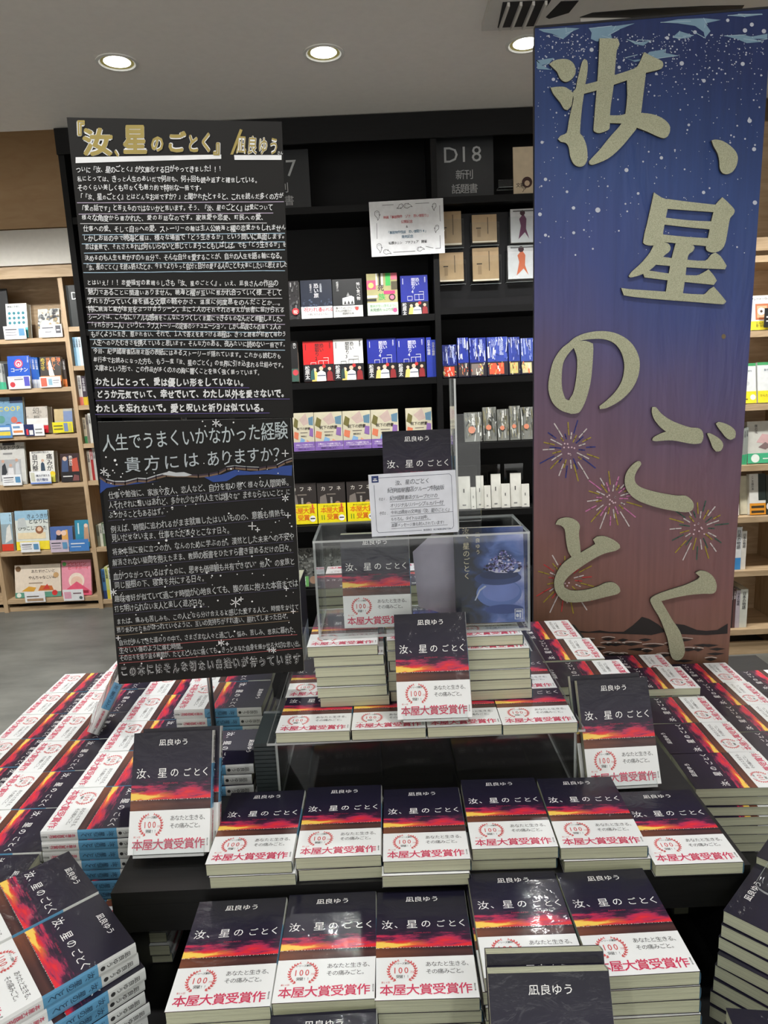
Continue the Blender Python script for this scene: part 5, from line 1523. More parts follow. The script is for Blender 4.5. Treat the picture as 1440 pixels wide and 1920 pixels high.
# paperback, tall clear holder and handwritten card on top of the case
ZL = ZK + .1532
upright(.0535, 1.031, ZL + .0062, -2, 76, ['sunset paperback standing on top of the acrylic case'], None)
e = empty('acrylic_sign_stand', (.0945, 1.07, ZL), 'tall clear acrylic holder edge rising beside the top paperback', 'sign stand')
a = MB(); a.box(.0145, .0175, -.045, .02, .0003, .225, M_ACR, acrylic_material('bright_acrylic_edge', 1.6, (.8, .86, .86, 1), .75)); a.build('upright_plate', e)
a = MB(); a.box(.0178, .06, .018, .0205, .0003, .17, M_ACR, M_ACE); a.build('back_plate', e)
a, b = at(698, 1016, 1.012), at(859, 1005, 1.012)
t = at(692, 903, 1.0)
w = b[0] - a[0]
h = .093
R = Matrix.Translation(((a[0] + b[0]) / 2, 1.0085, ZL + .0002)) @ Matrix.Rotation(math.radians(-.8), 4, 'Y') @ Matrix.Rotation(math.radians(85), 4, 'X')
k = MB()
k.box(-w / 2, w / 2, .001, h, 0, .0012, C(226, 230, 240))
fr = (np.array([-w / 2, 0.001, .0012]), np.array([1., 0, 0]), np.array([0, 1., 0]), np.array([0, 0, 1.]))
PEN = C(70, 74, 84)
for pts in ([(.115, .93), (.93, .93), (.95, .9), (.95, .1), (.93, .06), (.91, .06)], [(.58, .06), (.08, .06), (.06, .1), (.06, .82)]):
    stroke(k, [(x * w, y * h) for x, y in pts], .0006, C(90, 96, 116), fr, .0001)
k.poly([fr[0] + fr[1] * (x * w) + fr[2] * (y * h) + fr[3] * .0002 for x, y in ((.035, .86), (.115, .86), (.115, .965), (.035, .965))], C(32, 52, 110))
k.poly([fr[0] + fr[1] * (x * w) + fr[2] * (y * h) + fr[3] * .0003 for x, y in ((.05, .885), (.1, .885), (.1, .9), (.05, .9))], C(236, 238, 244))
k.poly([fr[0] + fr[1] * (x * w) + fr[2] * (y * h) + fr[3] * .0003 for x, y in ((.06, .91), (.09, .91), (.09, .925), (.06, .925))], C(236, 238, 244))
for txt, x0, x1, yy, s, ul in (('汝、星のごとく', .3, .7, .80, .085, 0), ('紀伊國屋書店グループ特装版', .21, .86, .685, .075, 0), ('その1.', .1, .21, .565, .055, 0), ('紀伊國屋書店グループだけの', .23, .78, .565, .07, 1), ('オリジナルリバーシブルカバー付', .23, .84, .45, .065, 1),
                              ('その2.', .1, .21, .34, .055, 0), ('今年は通常の文庫版『汝、星のごとく』', .23, .93, .34, .06, 1), ('もちろん、タイトルは箔押し', .23, .67, .235, .06, 1), ('直筆メッセージ集も封入されています！', .23, .86, .135, .06, 1)):
    n = len(txt)
    k.text(txt, fr, x0 * w, yy * h, s * w * .72, PEN, cell=(x1 - x0) * w / n, dz=.0002, jit=.2, wsc=min(1, (x1 - x0) / n / (s * .72)), slant=.12)
    if ul:
        stroke(k, [(x0 * w, (yy - .025) * h), ((x1 + .02) * w, (yy - .012) * h)], .0005, PEN, fr, .0001)
k.text('BOOKS KINOKUNIYA', fr, .6 * w, .045 * h, .026 * w, C(50, 60, 90), cell=.0195 * w, dz=.0002, bold=.01, wsc=1.1)
o = k.build('handwritten_card'); o.matrix_world = R
tag(o, 'white handwritten card with a blue corner mark, on top of the acrylic case', 'card')
# clear sheet lying over the lower right corner stack
a = MB()
rr = [(x, y) for (cx0, cy0, t0) in ((.035, .05, 0), (-.035, .05, 90), (-.035, -.05, 180), (.035, -.05, 270)) for x, y in [(cx0 + .012 * math.cos(math.radians(t0 + q)), cy0 + .012 * math.sin(math.radians(t0 + q))) for q in (0, 30, 60, 90)]]
a.prism(rr, 0, .0024, M_ACR, M_ACE)
o = a.build('acrylic_plate'); o.matrix_world = Matrix.Translation((.478, .685, Z(-.598))) @ Matrix.Rotation(math.radians(CA2), 4, 'Z') @ Matrix.Rotation(math.radians(3), 4, 'X')
o.location.z += .004
tag(o, 'clear rounded acrylic plate lying on the turned stack at lower right', 'acrylic plate')

# ------------------------------------------------------------------ the two black handwritten posters
YP = 1.06
MPX = lambda px, py: 1.0 / (F_PX / (np.dot(at(px, py, YP) - np.array([0, 0, H]), _f)))   # metres one photo pixel covers there


def poster(corners, name, label, edge, th):
    P = [at(px, py, YP) for px, py in corners]
    k = MB()
    pts = [(p[0], p[2]) for p in P]
    fr = FRV((0, YP, 0))
    k.prism(pts, -th, 0, M_PAPER, edge, fr)
    return k, fr, name, label


M_PAPER = mat('black_construction_paper', S(20, 19, 18), .8, noise=.05, scale=300)
FRP = FRV((0, YP, 0))


def wline(k, p0, p1, size_px, txt, m, jit=.22, bold=0.0, dz=.0006, wmax=1.05, fr=None, slant=.05):
    a, b = at(p0[0], p0[1], YP), at(p1[0], p1[1], YP)
    d = np.array([b[0] - a[0], 0, b[2] - a[2]])
    L = np.linalg.norm(d)
    ex = d / L
    ey = np.array([-ex[2], 0, ex[0]])
    n = len(txt)
    s = size_px * MPX((p0[0] + p1[0]) / 2, (p0[1] + p1[1]) / 2)
    cell = L / n
    f = (np.array([a[0], YP, a[2]]), ex, ey, np.array([0, -1., 0]))
    k.text(txt, f, 0, -s * .48, s, m, cell=cell, dz=dz, jit=jit, wsc=min(wmax, cell / s * .92), bold=bold, slant=slant)


def uline(k, p0, p1, w_px, m, dz=.0004, wob=.6):
    n = 9
    pts = []
    for i in range(n + 1):
        t = i / n
        q = at(p0[0] + (p1[0] - p0[0]) * t, p0[1] + (p1[1] - p0[1]) * t + random.uniform(-wob, wob) * .5, YP)
        pts.append((q[0], q[2]))
    stroke(k, pts, w_px * MPX(p0[0], p0[1]), m, FRP, dz)


def ppoly(k, pxs, m, dz=.0005):
    k.poly([at(x, y, YP) + np.array([0, -dz, 0]) for x, y in pxs][::-1], m)


HW = C(244, 246, 248)
GOLD = mat('gold_marker', S(176, 158, 92), .4, .3)
k, fr, _, _ = poster([(125, 220), (528, 228), (550, 783), (183, 783)], '', '', M_PAPER, .003)
for chs, x0, x1, yc, s in (('『', 128, 162, 247, 34), ('汝', 155, 216, 268, 46), ('、', 214, 238, 278, 32), ('星', 230, 280, 263, 50), ('の', 282, 310, 270, 30), ('ご', 312, 352, 268, 36), ('と', 350, 376, 270, 32), ('く', 374, 402, 268, 34), ('』', 400, 430, 276, 28)):
    wline(k, (x0, yc), (x1, yc), s * 1.06, chs, HW, jit=0, bold=.075, dz=.0004, wmax=1.25)
    wline(k, (x0, yc), (x1, yc), s * 1.06, chs, GOLD, jit=0, bold=.035, dz=.0007, wmax=1.25)
ppoly(k, [(432, 290), (437, 290), (455, 244), (450, 242)], GOLD)
wline(k, (443, 272), (524, 276), 32, '凪良ゆう', HW, jit=.05, bold=.06, dz=.0004)
wline(k, (443, 272), (524, 276), 32, '凪良ゆう', GOLD, jit=.05, bold=.015, dz=.0007)
wline(k, (520, 287), (531, 287), 6, 'さん', HW, jit=.05)
ppoly(k, [(142, 295), (415, 290), (415, 298), (142, 306)], HW)
ppoly(k, [(439, 291), (528, 291), (528, 300), (440, 300)], HW)
PUR, LBL, WHL = C(190, 176, 200), C(176, 206, 226), C(206, 206, 210)
ROWS = [(143, 318, 420, 317, 'ついに『汝、星のごとく』が文庫化する日がやってきました！！！', 0), (145, 335, 488, 338, '私にとっては、きっと人生のあいだで何回も、何十回も読み返すと確信している。', 0), (146, 352, 384, 352, 'そのくらい美しくも切なくも魅力的で特別な一冊です。', 0),
        (147, 370, 532, 368, '「『汝、星のごとく』とはどんなお話ですか？」と聞かれたとすると、これを読んだ多くの方が', PUR), (150, 391, 512, 389, '「愛の話です」と答えるのではないかと思います。そう、『汝、星のごとく』は愛について', PUR),
        (153, 409, 500, 408, '様々な角度から書かれた、愛のお話なのです。家族愛や恋愛、町民への愛、', WHL), (157, 430, 537, 427, '仕事への愛、そして自分への愛。ストーリーの軸は主人公暁海と櫂の恋愛かもしれません', LBL), (156, 447, 539, 443, 'しかしお話の中で暁海と櫂は、様々な場面で「どう生きるか」という問いに直面します。', LBL),
        (160, 464, 538, 458, '恋は素敵で、それさえあれば何もいらないと感じてしまうこともしばしば。でも「どう生きるか」を', LBL), (159, 484, 534, 480, '決めるのも人生を動かすのも自分で、そんな自分を愛することが、自分の人生を語る軸になる。', LBL), (159, 501, 539, 497, '『汝、星のごとく』を読み終えたとき、今までよりもっと自分と自分の愛する人のことを大事にしたいと思えました', LBL),
        (163, 530, 522, 532, 'とはいえ！！！恋愛描写の素晴らしさも『汝、星のごとく』。いえ、凪良さんの作品の', WHL), (166, 548, 529, 549, '魅力であることに間違いありません。暁海と櫂が互いに惹かれ合っていく様…そして', WHL), (164, 565, 532, 567, 'すれちがっていく様を綴る文章の軽やかさ、温度に何度息をのんだことか…。', WHL), (166, 579, 534, 581, '特に暁海と櫂が意見をぶつけ合うシーン。主に２人のそれぞれの考えが読者に届けられる', PUR),
        (166, 594, 535, 598, 'シーンでは、こんなにリアルな感情をこんなにうつくしく言葉にできるものなんだと感動しました。', PUR), (168, 609, 528, 613, '「すれちがう二人」というと、ラブストーリーの定番のシチュエーション。しかし凪良さんの描く２人の', LBL), (171, 626, 537, 627, 'もがくように生き、惹かれ合い、それで、１人で答えを見つける過程は、きっと読者が初めて味わう', LBL), (174, 642, 540, 646, '人生へのひたむきさを携えていると思います。そんな力のある、夜みたいに読めない一冊です。', LBL),
        (175, 657, 528, 668, '今回、紀伊國屋書店限定版の表紙にはあるストーリーが隠れています。これから読む方も', 0), (175, 674, 537, 685, '単行本でお読みになった方も、もう一度『汝、星のごとく』の世界に引き込まれる仕組みです。', 0), (178, 690, 492, 699, '文庫本という形で、この作品が多くの方の胸に響くことを強く強く願っています。', 0)]
for i, (x0, y0, x1, y1, t_, u_) in enumerate(ROWS):
    wline(k, (x0, y0), (x1, y1), 10.4, t_, HW, jit=.34, bold=.012, wmax=1.0)
    if u_:
        uline(k, (x0 - 2, y0 + 10.5), (min(x1, 534), y1 + 10.5), 1.3, u_)
for x0, y0, x1, y1, t_ in ((179, 716, 465, 717, 'わたしにとって、愛は優しい形をしていない。'), (181, 740, 541, 738, 'どうか元気でいて、幸せでいて、わたし以外を愛さないで。'), (180, 766, 503, 764, 'わたしを忘れないで。愛と呪いと祈りは似ている。')):
    wline(k, (x0, y0), (x1, y1), 15.5, t_, HW, jit=.2, bold=.035)
    uline(k, (x0 - 1, y0 + 11), (x1 + 2, y1 + 10), 1.6, C(84, 70, 130))
o = k.build('handwritten_poster')
tag(o, 'upper black handwritten poster with gold title lettering', 'poster', 'black handwritten posters')

k, fr, _, _ = poster([(183, 791), (545, 784), (570, 1258), (223, 1283)], '', '', C(226, 228, 226), .004)
wline(k, (192, 833), (540, 806), 31, '人生でうまくいかなかった経験', C(196, 208, 212), jit=.1, bold=.005)
wline(k, (234, 872), (380, 862), 28, '貴方には', C(190, 200, 206), jit=.1, bold=.005)
wline(k, (388, 861), (538, 850), 28, 'ありますか？', C(190, 200, 206), jit=.1, bold=.005)
R2 = [(204, 929, 548, 903, '仕事や勉強に、家族や友人、恋人など、自分を取り巻く様々な人間関係。'), (204, 948, 545, 922, '人それぞれに違いはあれど、多かれ少なかれ人生では様々な”ままならないこと”に'), (204, 967, 312, 958, 'ぶつかることもあるはず。'), (208, 993, 536, 961, '例えば、時間に追われるがまま就職したはいいものの、意義も情熱も'),
      (210, 1009, 436, 993, '見いだせないまま、仕事をただ淡々とこなす日々。'), (211, 1035, 552, 1005, '将来本当に役に立つのか。なんのために学ぶのか。漠然とした未来への不安や'), (211, 1055, 552, 1026, '解消されない疑問を抱えたまま、教師の板書をひたすら書き留めるだけの日々。'), (213, 1081, 553, 1052, '血がつながっているはずなのに、思考も価値観も共有できない”他人”の家族と'),
      (215, 1098, 389, 1083, '同じ屋根の下、寝食を共にする日々。'), (215, 1124, 559, 1093, '趣味嗜好が似ていて過ごす時間が心地良くても、腹の底に抱えた本音までは'), (215, 1142, 389, 1128, '打ち明けられない友人と楽しく遊ぶ日々。'), (219, 1166, 561, 1137, 'または、痛みも苦しみも、この人となら分け合えると感じた愛する人と、時間をかけて'),
      (219, 1182, 545, 1154, '撚りあわせた糸がほつれていくように、互いの気持ちがすれ違い、崩れてしまった日々。'), (223, 1205, 559, 1180, '自分が歩んできた道のりの中で、さまざまな人々と過ごし、悩み、苦しみ、悲哀に暮れた、'), (224, 1220, 348, 1210, '生々しい傷のように痛む時間。'), (225, 1234, 568, 1206, 'その日々を振り返る瞬間が、たとえどんなに痛くても、きっとあなた自身を輝かせる大切な思い出。')]
for i, (x0, y0, x1, y1, t_) in enumerate(R2):
    wline(k, (x0, y0), (x1, y1), 13.5 if i < 11 else 11.5, t_, C(206, 210, 212), jit=.2, bold=.0)
    uline(k, (x0 - 1, y0 + 9.5), (x1 - 2, y1 + 9.5), 1.1, C(176, 90, 90) if i > 12 else (C(130, 110, 84) if i > 10 else C(64, 60, 84)))
wline(k, (225, 1260), (565, 1234), 23, 'この本にはそんな切ない出逢いが待っています', C(196, 198, 200), jit=.06, bold=.06, dz=.0004)
wline(k, (225, 1260), (565, 1234), 23, 'この本にはそんな切ない出逢いが待っています', M_PAPER, jit=.0, bold=.004, dz=.0007)
# painted wave across the poster
BLUEP = C(34, 70, 150)
wv = [(188, 896), (200, 904), (215, 908), (235, 908), (258, 902), (275, 903), (293, 897), (312, 892), (330, 893), (350, 893), (372, 894), (392, 892), (410, 888), (425, 880), (440, 878), (462, 880), (485, 881), (500, 878), (520, 876), (535, 868), (547, 864)]
up = [(x, y - 2.5) for x, y in wv]
ppoly(k, [(188, 896), (188, 925), (200, 915), (225, 911), (250, 908), (275, 905), (300, 902), (275, 904), (250, 905), (225, 909), (205, 907)][::-1], BLUEP, .0004)
ppoly(k, [(380, 893), (400, 904), (425, 902), (445, 891), (500, 889), (547, 892), (548, 872), (530, 874), (505, 881), (470, 884), (440, 881), (415, 890)], BLUEP, .0004)
for pts, c, wd in ((wv, C(120, 96, 76), 3.2), ([(x, y - 3) for x, y in wv], C(52, 36, 52), 3), ([(x, y - 5.5) for x, y in wv[1:9]], C(196, 202, 206), 2.2), ([(x, y - 4.5) for x, y in wv[13:17]], C(196, 202, 206), 2.4), ([(x, y - 4.5) for x, y in wv[18:]], C(206, 210, 212), 2.2)):
    q = [at(x, y, YP) for x, y in pts]
    stroke(k, [(v[0], v[2]) for v in q], wd * MPX(350, 880), c, FRP, .0006)
ppoly(k, [(305, 890), (317, 883), (330, 886), (345, 885), (360, 890), (350, 893), (330, 893)], C(200, 206, 210), .0007)
rr_ = random.Random(11)
def snow(x, y, r, m=HW):
    ppoly(k, [(x + r * math.cos(t), y + r * math.sin(t)) for t in np.linspace(0, 6.28, 9)[:-1]], m, .0008)
def spark(x, y, s, n=3):
    for i in range(n):
        t = math.pi * i / n + math.pi / 2
        a_, b_ = at(x - s * math.cos(t), y - s * math.sin(t), YP), at(x + s * math.cos(t), y + s * math.sin(t), YP)
        stroke(k, [(a_[0], a_[2]), (b_[0], b_[2])], 1.6 * MPX(x, y), HW, FRP, .0008)
for x, y, s, n in ((405, 793, 7, 3), (413, 797, 3, 2), (195, 884, 7, 3), (203, 891, 4, 2), (535, 850, 6, 2), (535, 934, 6, 3), (540, 966, 5, 2), (473, 986, 7, 2), (483, 993, 4, 2), (213, 1110, 6, 3), (442, 1129, 9, 3), (452, 1123, 4, 2), (415, 1205, 6, 3), (426, 1207, 3, 2), (222, 1196, 4, 2), (505, 1218, 4, 2), (513, 1219, 5, 3), (537, 1103, 4, 2), (550, 1146, 4, 2)):
    spark(x, y, s, n)
for _i in range(150):
    t = rr_.random()
    y = 850 + 400 * rr_.random()
    x0, x1 = 188 + (y - 790) * .08, 545 + (y - 784) * .052
    x = x0 + 5 + (x1 - x0 - 10) * (rr_.random() if rr_.random() < .4 else rr_.choice((.02, .97)) + rr_.uniform(-.03, .02) if rr_.random() < .3 else rr_.random())
    snow(max(x0 + 3, min(x1 - 3, x)), y, rr_.choice((.8, .9, 1.1, 1.1, 1.6)))
for x, y, r in ((216, 863, 2.6), (219, 871, 1.8), (199, 857, 1.6), (212, 882, 1.5), (227, 894, 1.5), (385, 799, 1.4), (380, 790, 1.4), (438, 792, 1.6), (312, 1013, 2.4), (298, 1018, 1.8), (323, 952, 2.2), (365, 1138, 2), (377, 1137, 2), (303, 1234, 2), (412, 1222, 2)):
    snow(x, y, r)
o = k.build('handwritten_poster')
tag(o, 'lower black handwritten poster with a blue painted wave and white snow dots', 'poster', 'black handwritten posters')
e = empty('poster_stand', (-.298, 1.072, ZT), 'thin steel pole stand holding the two black posters', 'stand')
a = MB(); a.tube([(0, 0, .004), (0, 0, .25), (0, 0, .93)], .0042, M_STEEL, 14); a.build('pole', e, True)
a = MB(); a.prism([(.012 * math.cos(t), .011 * math.sin(t)) for t in np.linspace(0, 6.28, 17)[:-1]], .0004, .004, M_DKMET); a.build('foot', e)
for z_ in (.2, .78):
    a = MB(); a.box(-.03, .03, -.0075, -.0045, z_, z_ + .02, M_DKMET); a.build('clip', e)

# ------------------------------------------------------------------ the painted banner
YN = 1.535
M_SKYP = None


def banner_material(zt, zb_):
    m = bpy.data.materials.new('painted_dusk_cloth')
    t, n, l = nt(m)
    b = n['Principled BSDF']
    tc = n.new('ShaderNodeTexCoord')
    sp = n.new('ShaderNodeSeparateXYZ'); l.new(tc.outputs['Object'], sp.inputs[0])
    nz = n.new('ShaderNodeTexNoise'); nz.inputs['Scale'].default_value = 3.2; nz.inputs['Detail'].default_value = 3
    l.new(tc.outputs['Object'], nz.inputs['Vector'])
    mp = n.new('ShaderNodeMapping'); mp.inputs['Scale'].default_value = (70, 1, 3); l.new(tc.outputs['Object'], mp.inputs[0])
    st = n.new('ShaderNodeTexNoise'); st.inputs['Scale'].default_value = 1.5; st.inputs['Detail'].default_value = 4; l.new(mp.outputs[0], st.inputs['Vector'])
    v = mth(n, l, 'DIVIDE', mth(n, l, 'SUBTRACT', sp.outputs[2], zb_), zt - zb_)
    v = mth(n, l, 'ADD', v, mth(n, l, 'MULTIPLY', mth(n, l, 'SUBTRACT', nz.outputs['Fac'], .5), .2))
    # diagonal: the blue reaches lower on the right
    v = mth(n, l, 'ADD', v, mth(n, l, 'MULTIPLY', mth(n, l, 'SUBTRACT', sp.outputs[0], .52), .28))
    rp = n.new('ShaderNodeValToRGB'); cr = rp.color_ramp
    cr.elements[0].position, cr.elements[0].color = .0, S(104, 76, 58)
    cr.elements[1].position, cr.elements[1].color = 1, S(26, 44, 94)
    for p, c in ((.06, S(118, 84, 70)), (.16, S(122, 84, 80)), (.3, S(112, 80, 88)), (.42, S(94, 74, 100)), (.54, S(76, 72, 116)), (.64, S(56, 68, 124)), (.78, S(44, 68, 124)), (.9, S(36, 60, 114))):
        q = cr.elements.new(p); q.color = c
    l.new(v, rp.inputs[0])
    dk = n.new('ShaderNodeHueSaturation')
    l.new(mth(n, l, 'ADD', mth(n, l, 'MULTIPLY', st.outputs['Fac'], .55), .93), dk.inputs['Value'])
    l.new(rp.outputs[0], dk.inputs['Color'])
    l.new(dk.outputs[0], b.inputs['Base Color'])
    b.inputs['Roughness'].default_value = .48
    wr = n.new('ShaderNodeTexNoise'); wr.inputs['Scale'].default_value = 2.2; wr.inputs['Detail'].default_value = 3; wr.inputs['Distortion'].default_value = 1.4
    mw_ = n.new('ShaderNodeMapping'); mw_.inputs['Scale'].default_value = (5, 1, 1.4); l.new(tc.outputs['Object'], mw_.inputs[0]); l.new(mw_.outputs[0], wr.inputs['Vector'])
    bp = n.new('ShaderNodeBump'); bp.inputs['Strength'].default_value = .5; bp.inputs['Distance'].default_value = .012
    l.new(wr.outputs['Fac'], bp.inputs['Height']); l.new(bp.outputs[0], b.inputs['Normal'])
    return m


cor = [at(x, y, YN) for x, y in ((1000, 1247), (1365, 1247), (1448, 16), (1003, 53))]
ZBN, ZTN = cor[0][2], cor[3][2]
e = empty('painted_banner', (0, 0, 0), 'tall painted dusk banner with big glittering cut-out characters at right', 'banner')
FRN = FRV((0, YN, 0))
k = MB()
M_SKYP = banner_material(ZTN, ZBN)
k.prism([(p[0], p[2]) for p in cor], -.012, 0, M_SKYP, C(30, 32, 48), FRN)
k.prism([(cor[3][0], cor[3][2]), (cor[2][0], cor[2][2]), (cor[2][0], cor[2][2] + .004), (cor[3][0], cor[3][2] + .004)], -.012, .001, C(28, 28, 34), None, FRN)


def c4(x, y):
    return (980 + x * 460 / 1425, 20 + y * 620 / 1920)


def c5(x, y):
    return (980 + x * 460 / 1338, 600 + y * 660 / 1920)


def npoly(pxs, m, dz):
    pts = [at(x, y, YN) for x, y in pxs]
    q = [(p[0], p[2]) for p in pts]
    a_ = sum(q[i - 1][0] * q[i][1] - q[i][0] * q[i - 1][1] for i in range(len(q)))
    if a_ < 0:
        q = q[::-1]
    k.poly([FRN[0] + FRN[1] * x + FRN[2] * y + FRN[3] * dz for x, y in q], m)


STAR, CLOUD, CLOUD2 = C(206, 212, 226), C(132, 166, 190), C(172, 198, 214)
rs = random.Random(21)


def inside(x, y):
    xl = 1005
    xr_ = 1446 - (y - 16) * .0672
    return xl < x < xr_ - 4 and 64 < y < 1240 and y > 54 - (x - 1003) * .083 + 8


nst = 0
while nst < 800:
    x = rs.uniform(1005, 1445)
    y = 50 + rs.expovariate(1 / 55.0) if rs.random() < .72 else rs.uniform(55, 480)
    if y > 620 or not inside(x, y):
        continue
    r = rs.choice((.7, .8, 1.0, 1.0, 1.3, 1.7)) if y < 220 else rs.choice((.6, .7, .8, 1.1, 1.8))
    npoly([(x + r * math.cos(t), y + r * math.sin(t)) for t in np.linspace(0, 6.28, 8)[:-1]], STAR, .0004 + nst * 2e-7)
    nst += 1
for x, y, r in ((560, 330, 10), (923, 307, 13), (1052, 408, 11), (1277, 310, 12), (1317, 640, 13), (1343, 805, 12), (1348, 1115, 13), (805, 855, 10), (602, 926, 12), (670, 1062, 8), (436, 1158, 15), (295, 1146, 10), (257, 1052, 8), (132, 980, 10), (100, 1183, 11), (112, 765, 9), (1050, 1056, 10), (964, 664, 8), (775, 368, 8), (178, 400, 10), (400, 228, 12), (840, 160, 10), (1000, 126, 11), (1190, 57, 10), (1290, 116, 13), (1400, 120, 13), (132, 1304, 9), (296, 1290, 9), (407, 1383, 6), (1330, 82, 12)):
    q = [c4(x + r * math.cos(t), y + r * math.sin(t)) for t in np.linspace(0, 6.28, 11)[:-1]]
    npoly(q, STAR, .0007)
for i, pl in enumerate(([(95, 112), (150, 108), (250, 100), (330, 104), (290, 120), (255, 150), (235, 165), (205, 150), (170, 135), (120, 125)],
           [(385, 105), (440, 95), (540, 90), (650, 75), (560, 110), (510, 135), (520, 165), (430, 180), (395, 165), (400, 130)],
           [(800, 70), (900, 52), (1050, 45), (1150, 55), (1060, 75), (1090, 120), (1058, 160), (1050, 125), (1000, 90), (900, 75)],
           [(870, 155), (910, 120), (990, 145), (960, 160), (900, 165)], [(605, 168), (680, 185), (740, 175), (700, 205), (650, 195)],
           [(80, 290), (180, 275), (155, 305), (110, 318), (165, 345), (85, 340)], [(595, 275), (640, 290), (700, 280), (735, 240), (830, 225), (820, 245), (900, 262), (820, 275), (740, 285), (650, 298)],
           [(1170, 148), (1260, 140), (1330, 152), (1420, 135), (1420, 165), (1340, 165), (1395, 182), (1300, 190), (1240, 165)], [(1190, 30), (1290, 38), (1390, 24), (1390, 18), (1250, 22)])):
    npoly([c4(*p) for p in pl], CLOUD, .0009 + i * 1e-5)
    cxm = sum(p[0] for p in pl) / len(pl)
    for j in range(4):
        a_, b_ = pl[(j * 2) % len(pl)], pl[(j * 2 + 3) % len(pl)]
        p, q = at(*c4(*a_), YN), at(*c4((a_[0] + b_[0]) / 2, (a_[1] + b_[1]) / 2), YN)
        stroke(k, [(p[0], p[2]), (q[0], q[2])], .0012, CLOUD2, FRN, .0012)
# fireworks
YEL, WHT = C(170, 150, 50), C(214, 206, 206)
for fx, fy, rad, c in ((255, 705, 160, (40, 50, 130)), (485, 975, 150, (206, 124, 176)), (960, 1135, 165, (56, 96, 84)), (235, 1420, 165, (200, 66, 66))):
    for i in range(34):
        t = 2 * math.pi * i / 34 + rs.uniform(-.06, .06)
        r0, r1 = (rad * rs.uniform(.5, .62), rad * rs.uniform(.85, 1.12)) if i % 2 else (rad * rs.uniform(.28, .4), rad * rs.uniform(.5, .75))
        m = [C(*c), YEL, WHT][i % 3]
        pr = [c5(fx + r * math.cos(t), fy + r * math.sin(t) + .00045 * r * r) for r in (r0, (r0 + r1) / 2, r1)]
        ps = [at(x, y, YN) for x, y in pr]
        if max(p[0] for p in pr) < 1372 and min(p[0] for p in pr) > 1002:
            stroke(k, [(p[0], p[2]) for p in ps], .0026, m, FRN, .0010)
    for i in range(9):
        x, y = fx + rs.uniform(-.2, .2) * rad, fy + rs.uniform(-.2, .2) * rad
        npoly([c5(x + 5 * math.cos(t), y + 5 * math.sin(t)) for t in np.linspace(0, 6.28, 7)[:-1]], C(228, 200, 210), .0011)
# hills and sea strokes
INKY = C(32, 28, 28)
for q in ([(62, 1660), (75, 1680), (125, 1705), (62, 1712)], [(118, 1706), (190, 1665), (245, 1655), (280, 1675), (310, 1695), (360, 1700), (420, 1692), (470, 1700), (550, 1700), (600, 1665), (650, 1618), (690, 1630), (740, 1660), (780, 1700), (700, 1718), (650, 1715), (560, 1712), (420, 1705), (300, 1705), (200, 1712)], [(820, 1655), (880, 1662), (950, 1690), (1000, 1695), (1060, 1690), (1118, 1655), (1116, 1710), (1000, 1718), (850, 1712)]):
    npoly([c5(*p) for p in q], INKY, .0008)
for i in range(44):
    x, y = rs.uniform(70, 1040), 1745 + (i // 9) * 27 + rs.uniform(-6, 6)
    l_ = rs.uniform(50, 130)
    if x + l_ > 1105 or y > 1862:
        continue
    npoly([c5(x, y), c5(x + l_ * .5, y - 8), c5(x + l_, y - 2), c5(x + l_ * .5, y + 9)], INKY, .0008 + i * 1e-6)
    if i % 3:
        p = [at(*c5(x + l_ * t, y - 9 - 5 * math.sin(3.14 * t)), YN) for t in (0, .3, .6, 1)]
        stroke(k, [(v[0], v[2]) for v in p], .0016, C(224, 214, 206), FRN, .0012)
npoly([c5(1095 + 12 * math.cos(t), 90 + 14 * math.sin(t)) for t in np.linspace(0, 6.28, 9)[:-1]], C(120, 104, 76), .0009)
k.build('painted_cloth', e)


def glitter_material():
    m = bpy.data.materials.new('silver_gold_glitter')
    t, n, l = nt(m)
    b = n['Principled BSDF']
    tc = n.new('ShaderNodeTexCoord')
    vo = n.new('ShaderNodeTexVoronoi'); vo.inputs['Scale'].default_value = 900
    l.new(tc.outputs['Object'], vo.inputs['Vector'])
    rp = n.new('ShaderNodeValToRGB')
    rp.color_ramp.elements[0].color = S(158, 160, 132); rp.color_ramp.elements[1].color = S(206, 208, 180)
    l.new(vo.outputs['Color'], rp.inputs[0]); l.new(rp.outputs[0], b.inputs['Base Color'])
    b.inputs['Metallic'].default_value = .25; b.inputs['Roughness'].default_value = .42
    nm = n.new('ShaderNodeBump'); nm.inputs['Strength'].default_value = .5; nm.inputs['Distance'].default_value = .001
    l.new(vo.outputs['Distance'], nm.inputs['Height']); l.new(nm.outputs[0], b.inputs['Normal'])
    return m


M_GLIT = glitter_material()


def smooth(pl, n=3):
    """rounded outline through the points (Catmull-Rom), corners kept where they are sharp"""
    P = [np.array(p, float) for p in pl]
    out = []
    N = len(P)
    for i in range(N):
        p0, p1, p2, p3 = P[i - 1], P[i], P[(i + 1) % N], P[(i + 2) % N]
        def ang(a, b, c):
            u, v = b - a, c - b
            return math.acos(max(-1, min(1, np.dot(u, v) / (np.linalg.norm(u) * np.linalg.norm(v) + 1e-9))))
        t1 = np.zeros(2) if ang(p0, p1, p2) > .95 else (p2 - p0) * .5
        t2 = np.zeros(2) if ang(p1, p2, p3) > .95 else (p3 - p1) * .5
        L = np.linalg.norm(p2 - p1)
        for t in (t1, t2):
            nl = np.linalg.norm(t)
            if nl > L:
                t *= L / nl
        for j in range(n):
            t = j / n
            out.append(tuple((2 * t ** 3 - 3 * t ** 2 + 1) * p1 + (t ** 3 - 2 * t ** 2 + t) * t1 + (-2 * t ** 3 + 3 * t ** 2) * p2 + (t ** 3 - t ** 2) * t2))
    return out


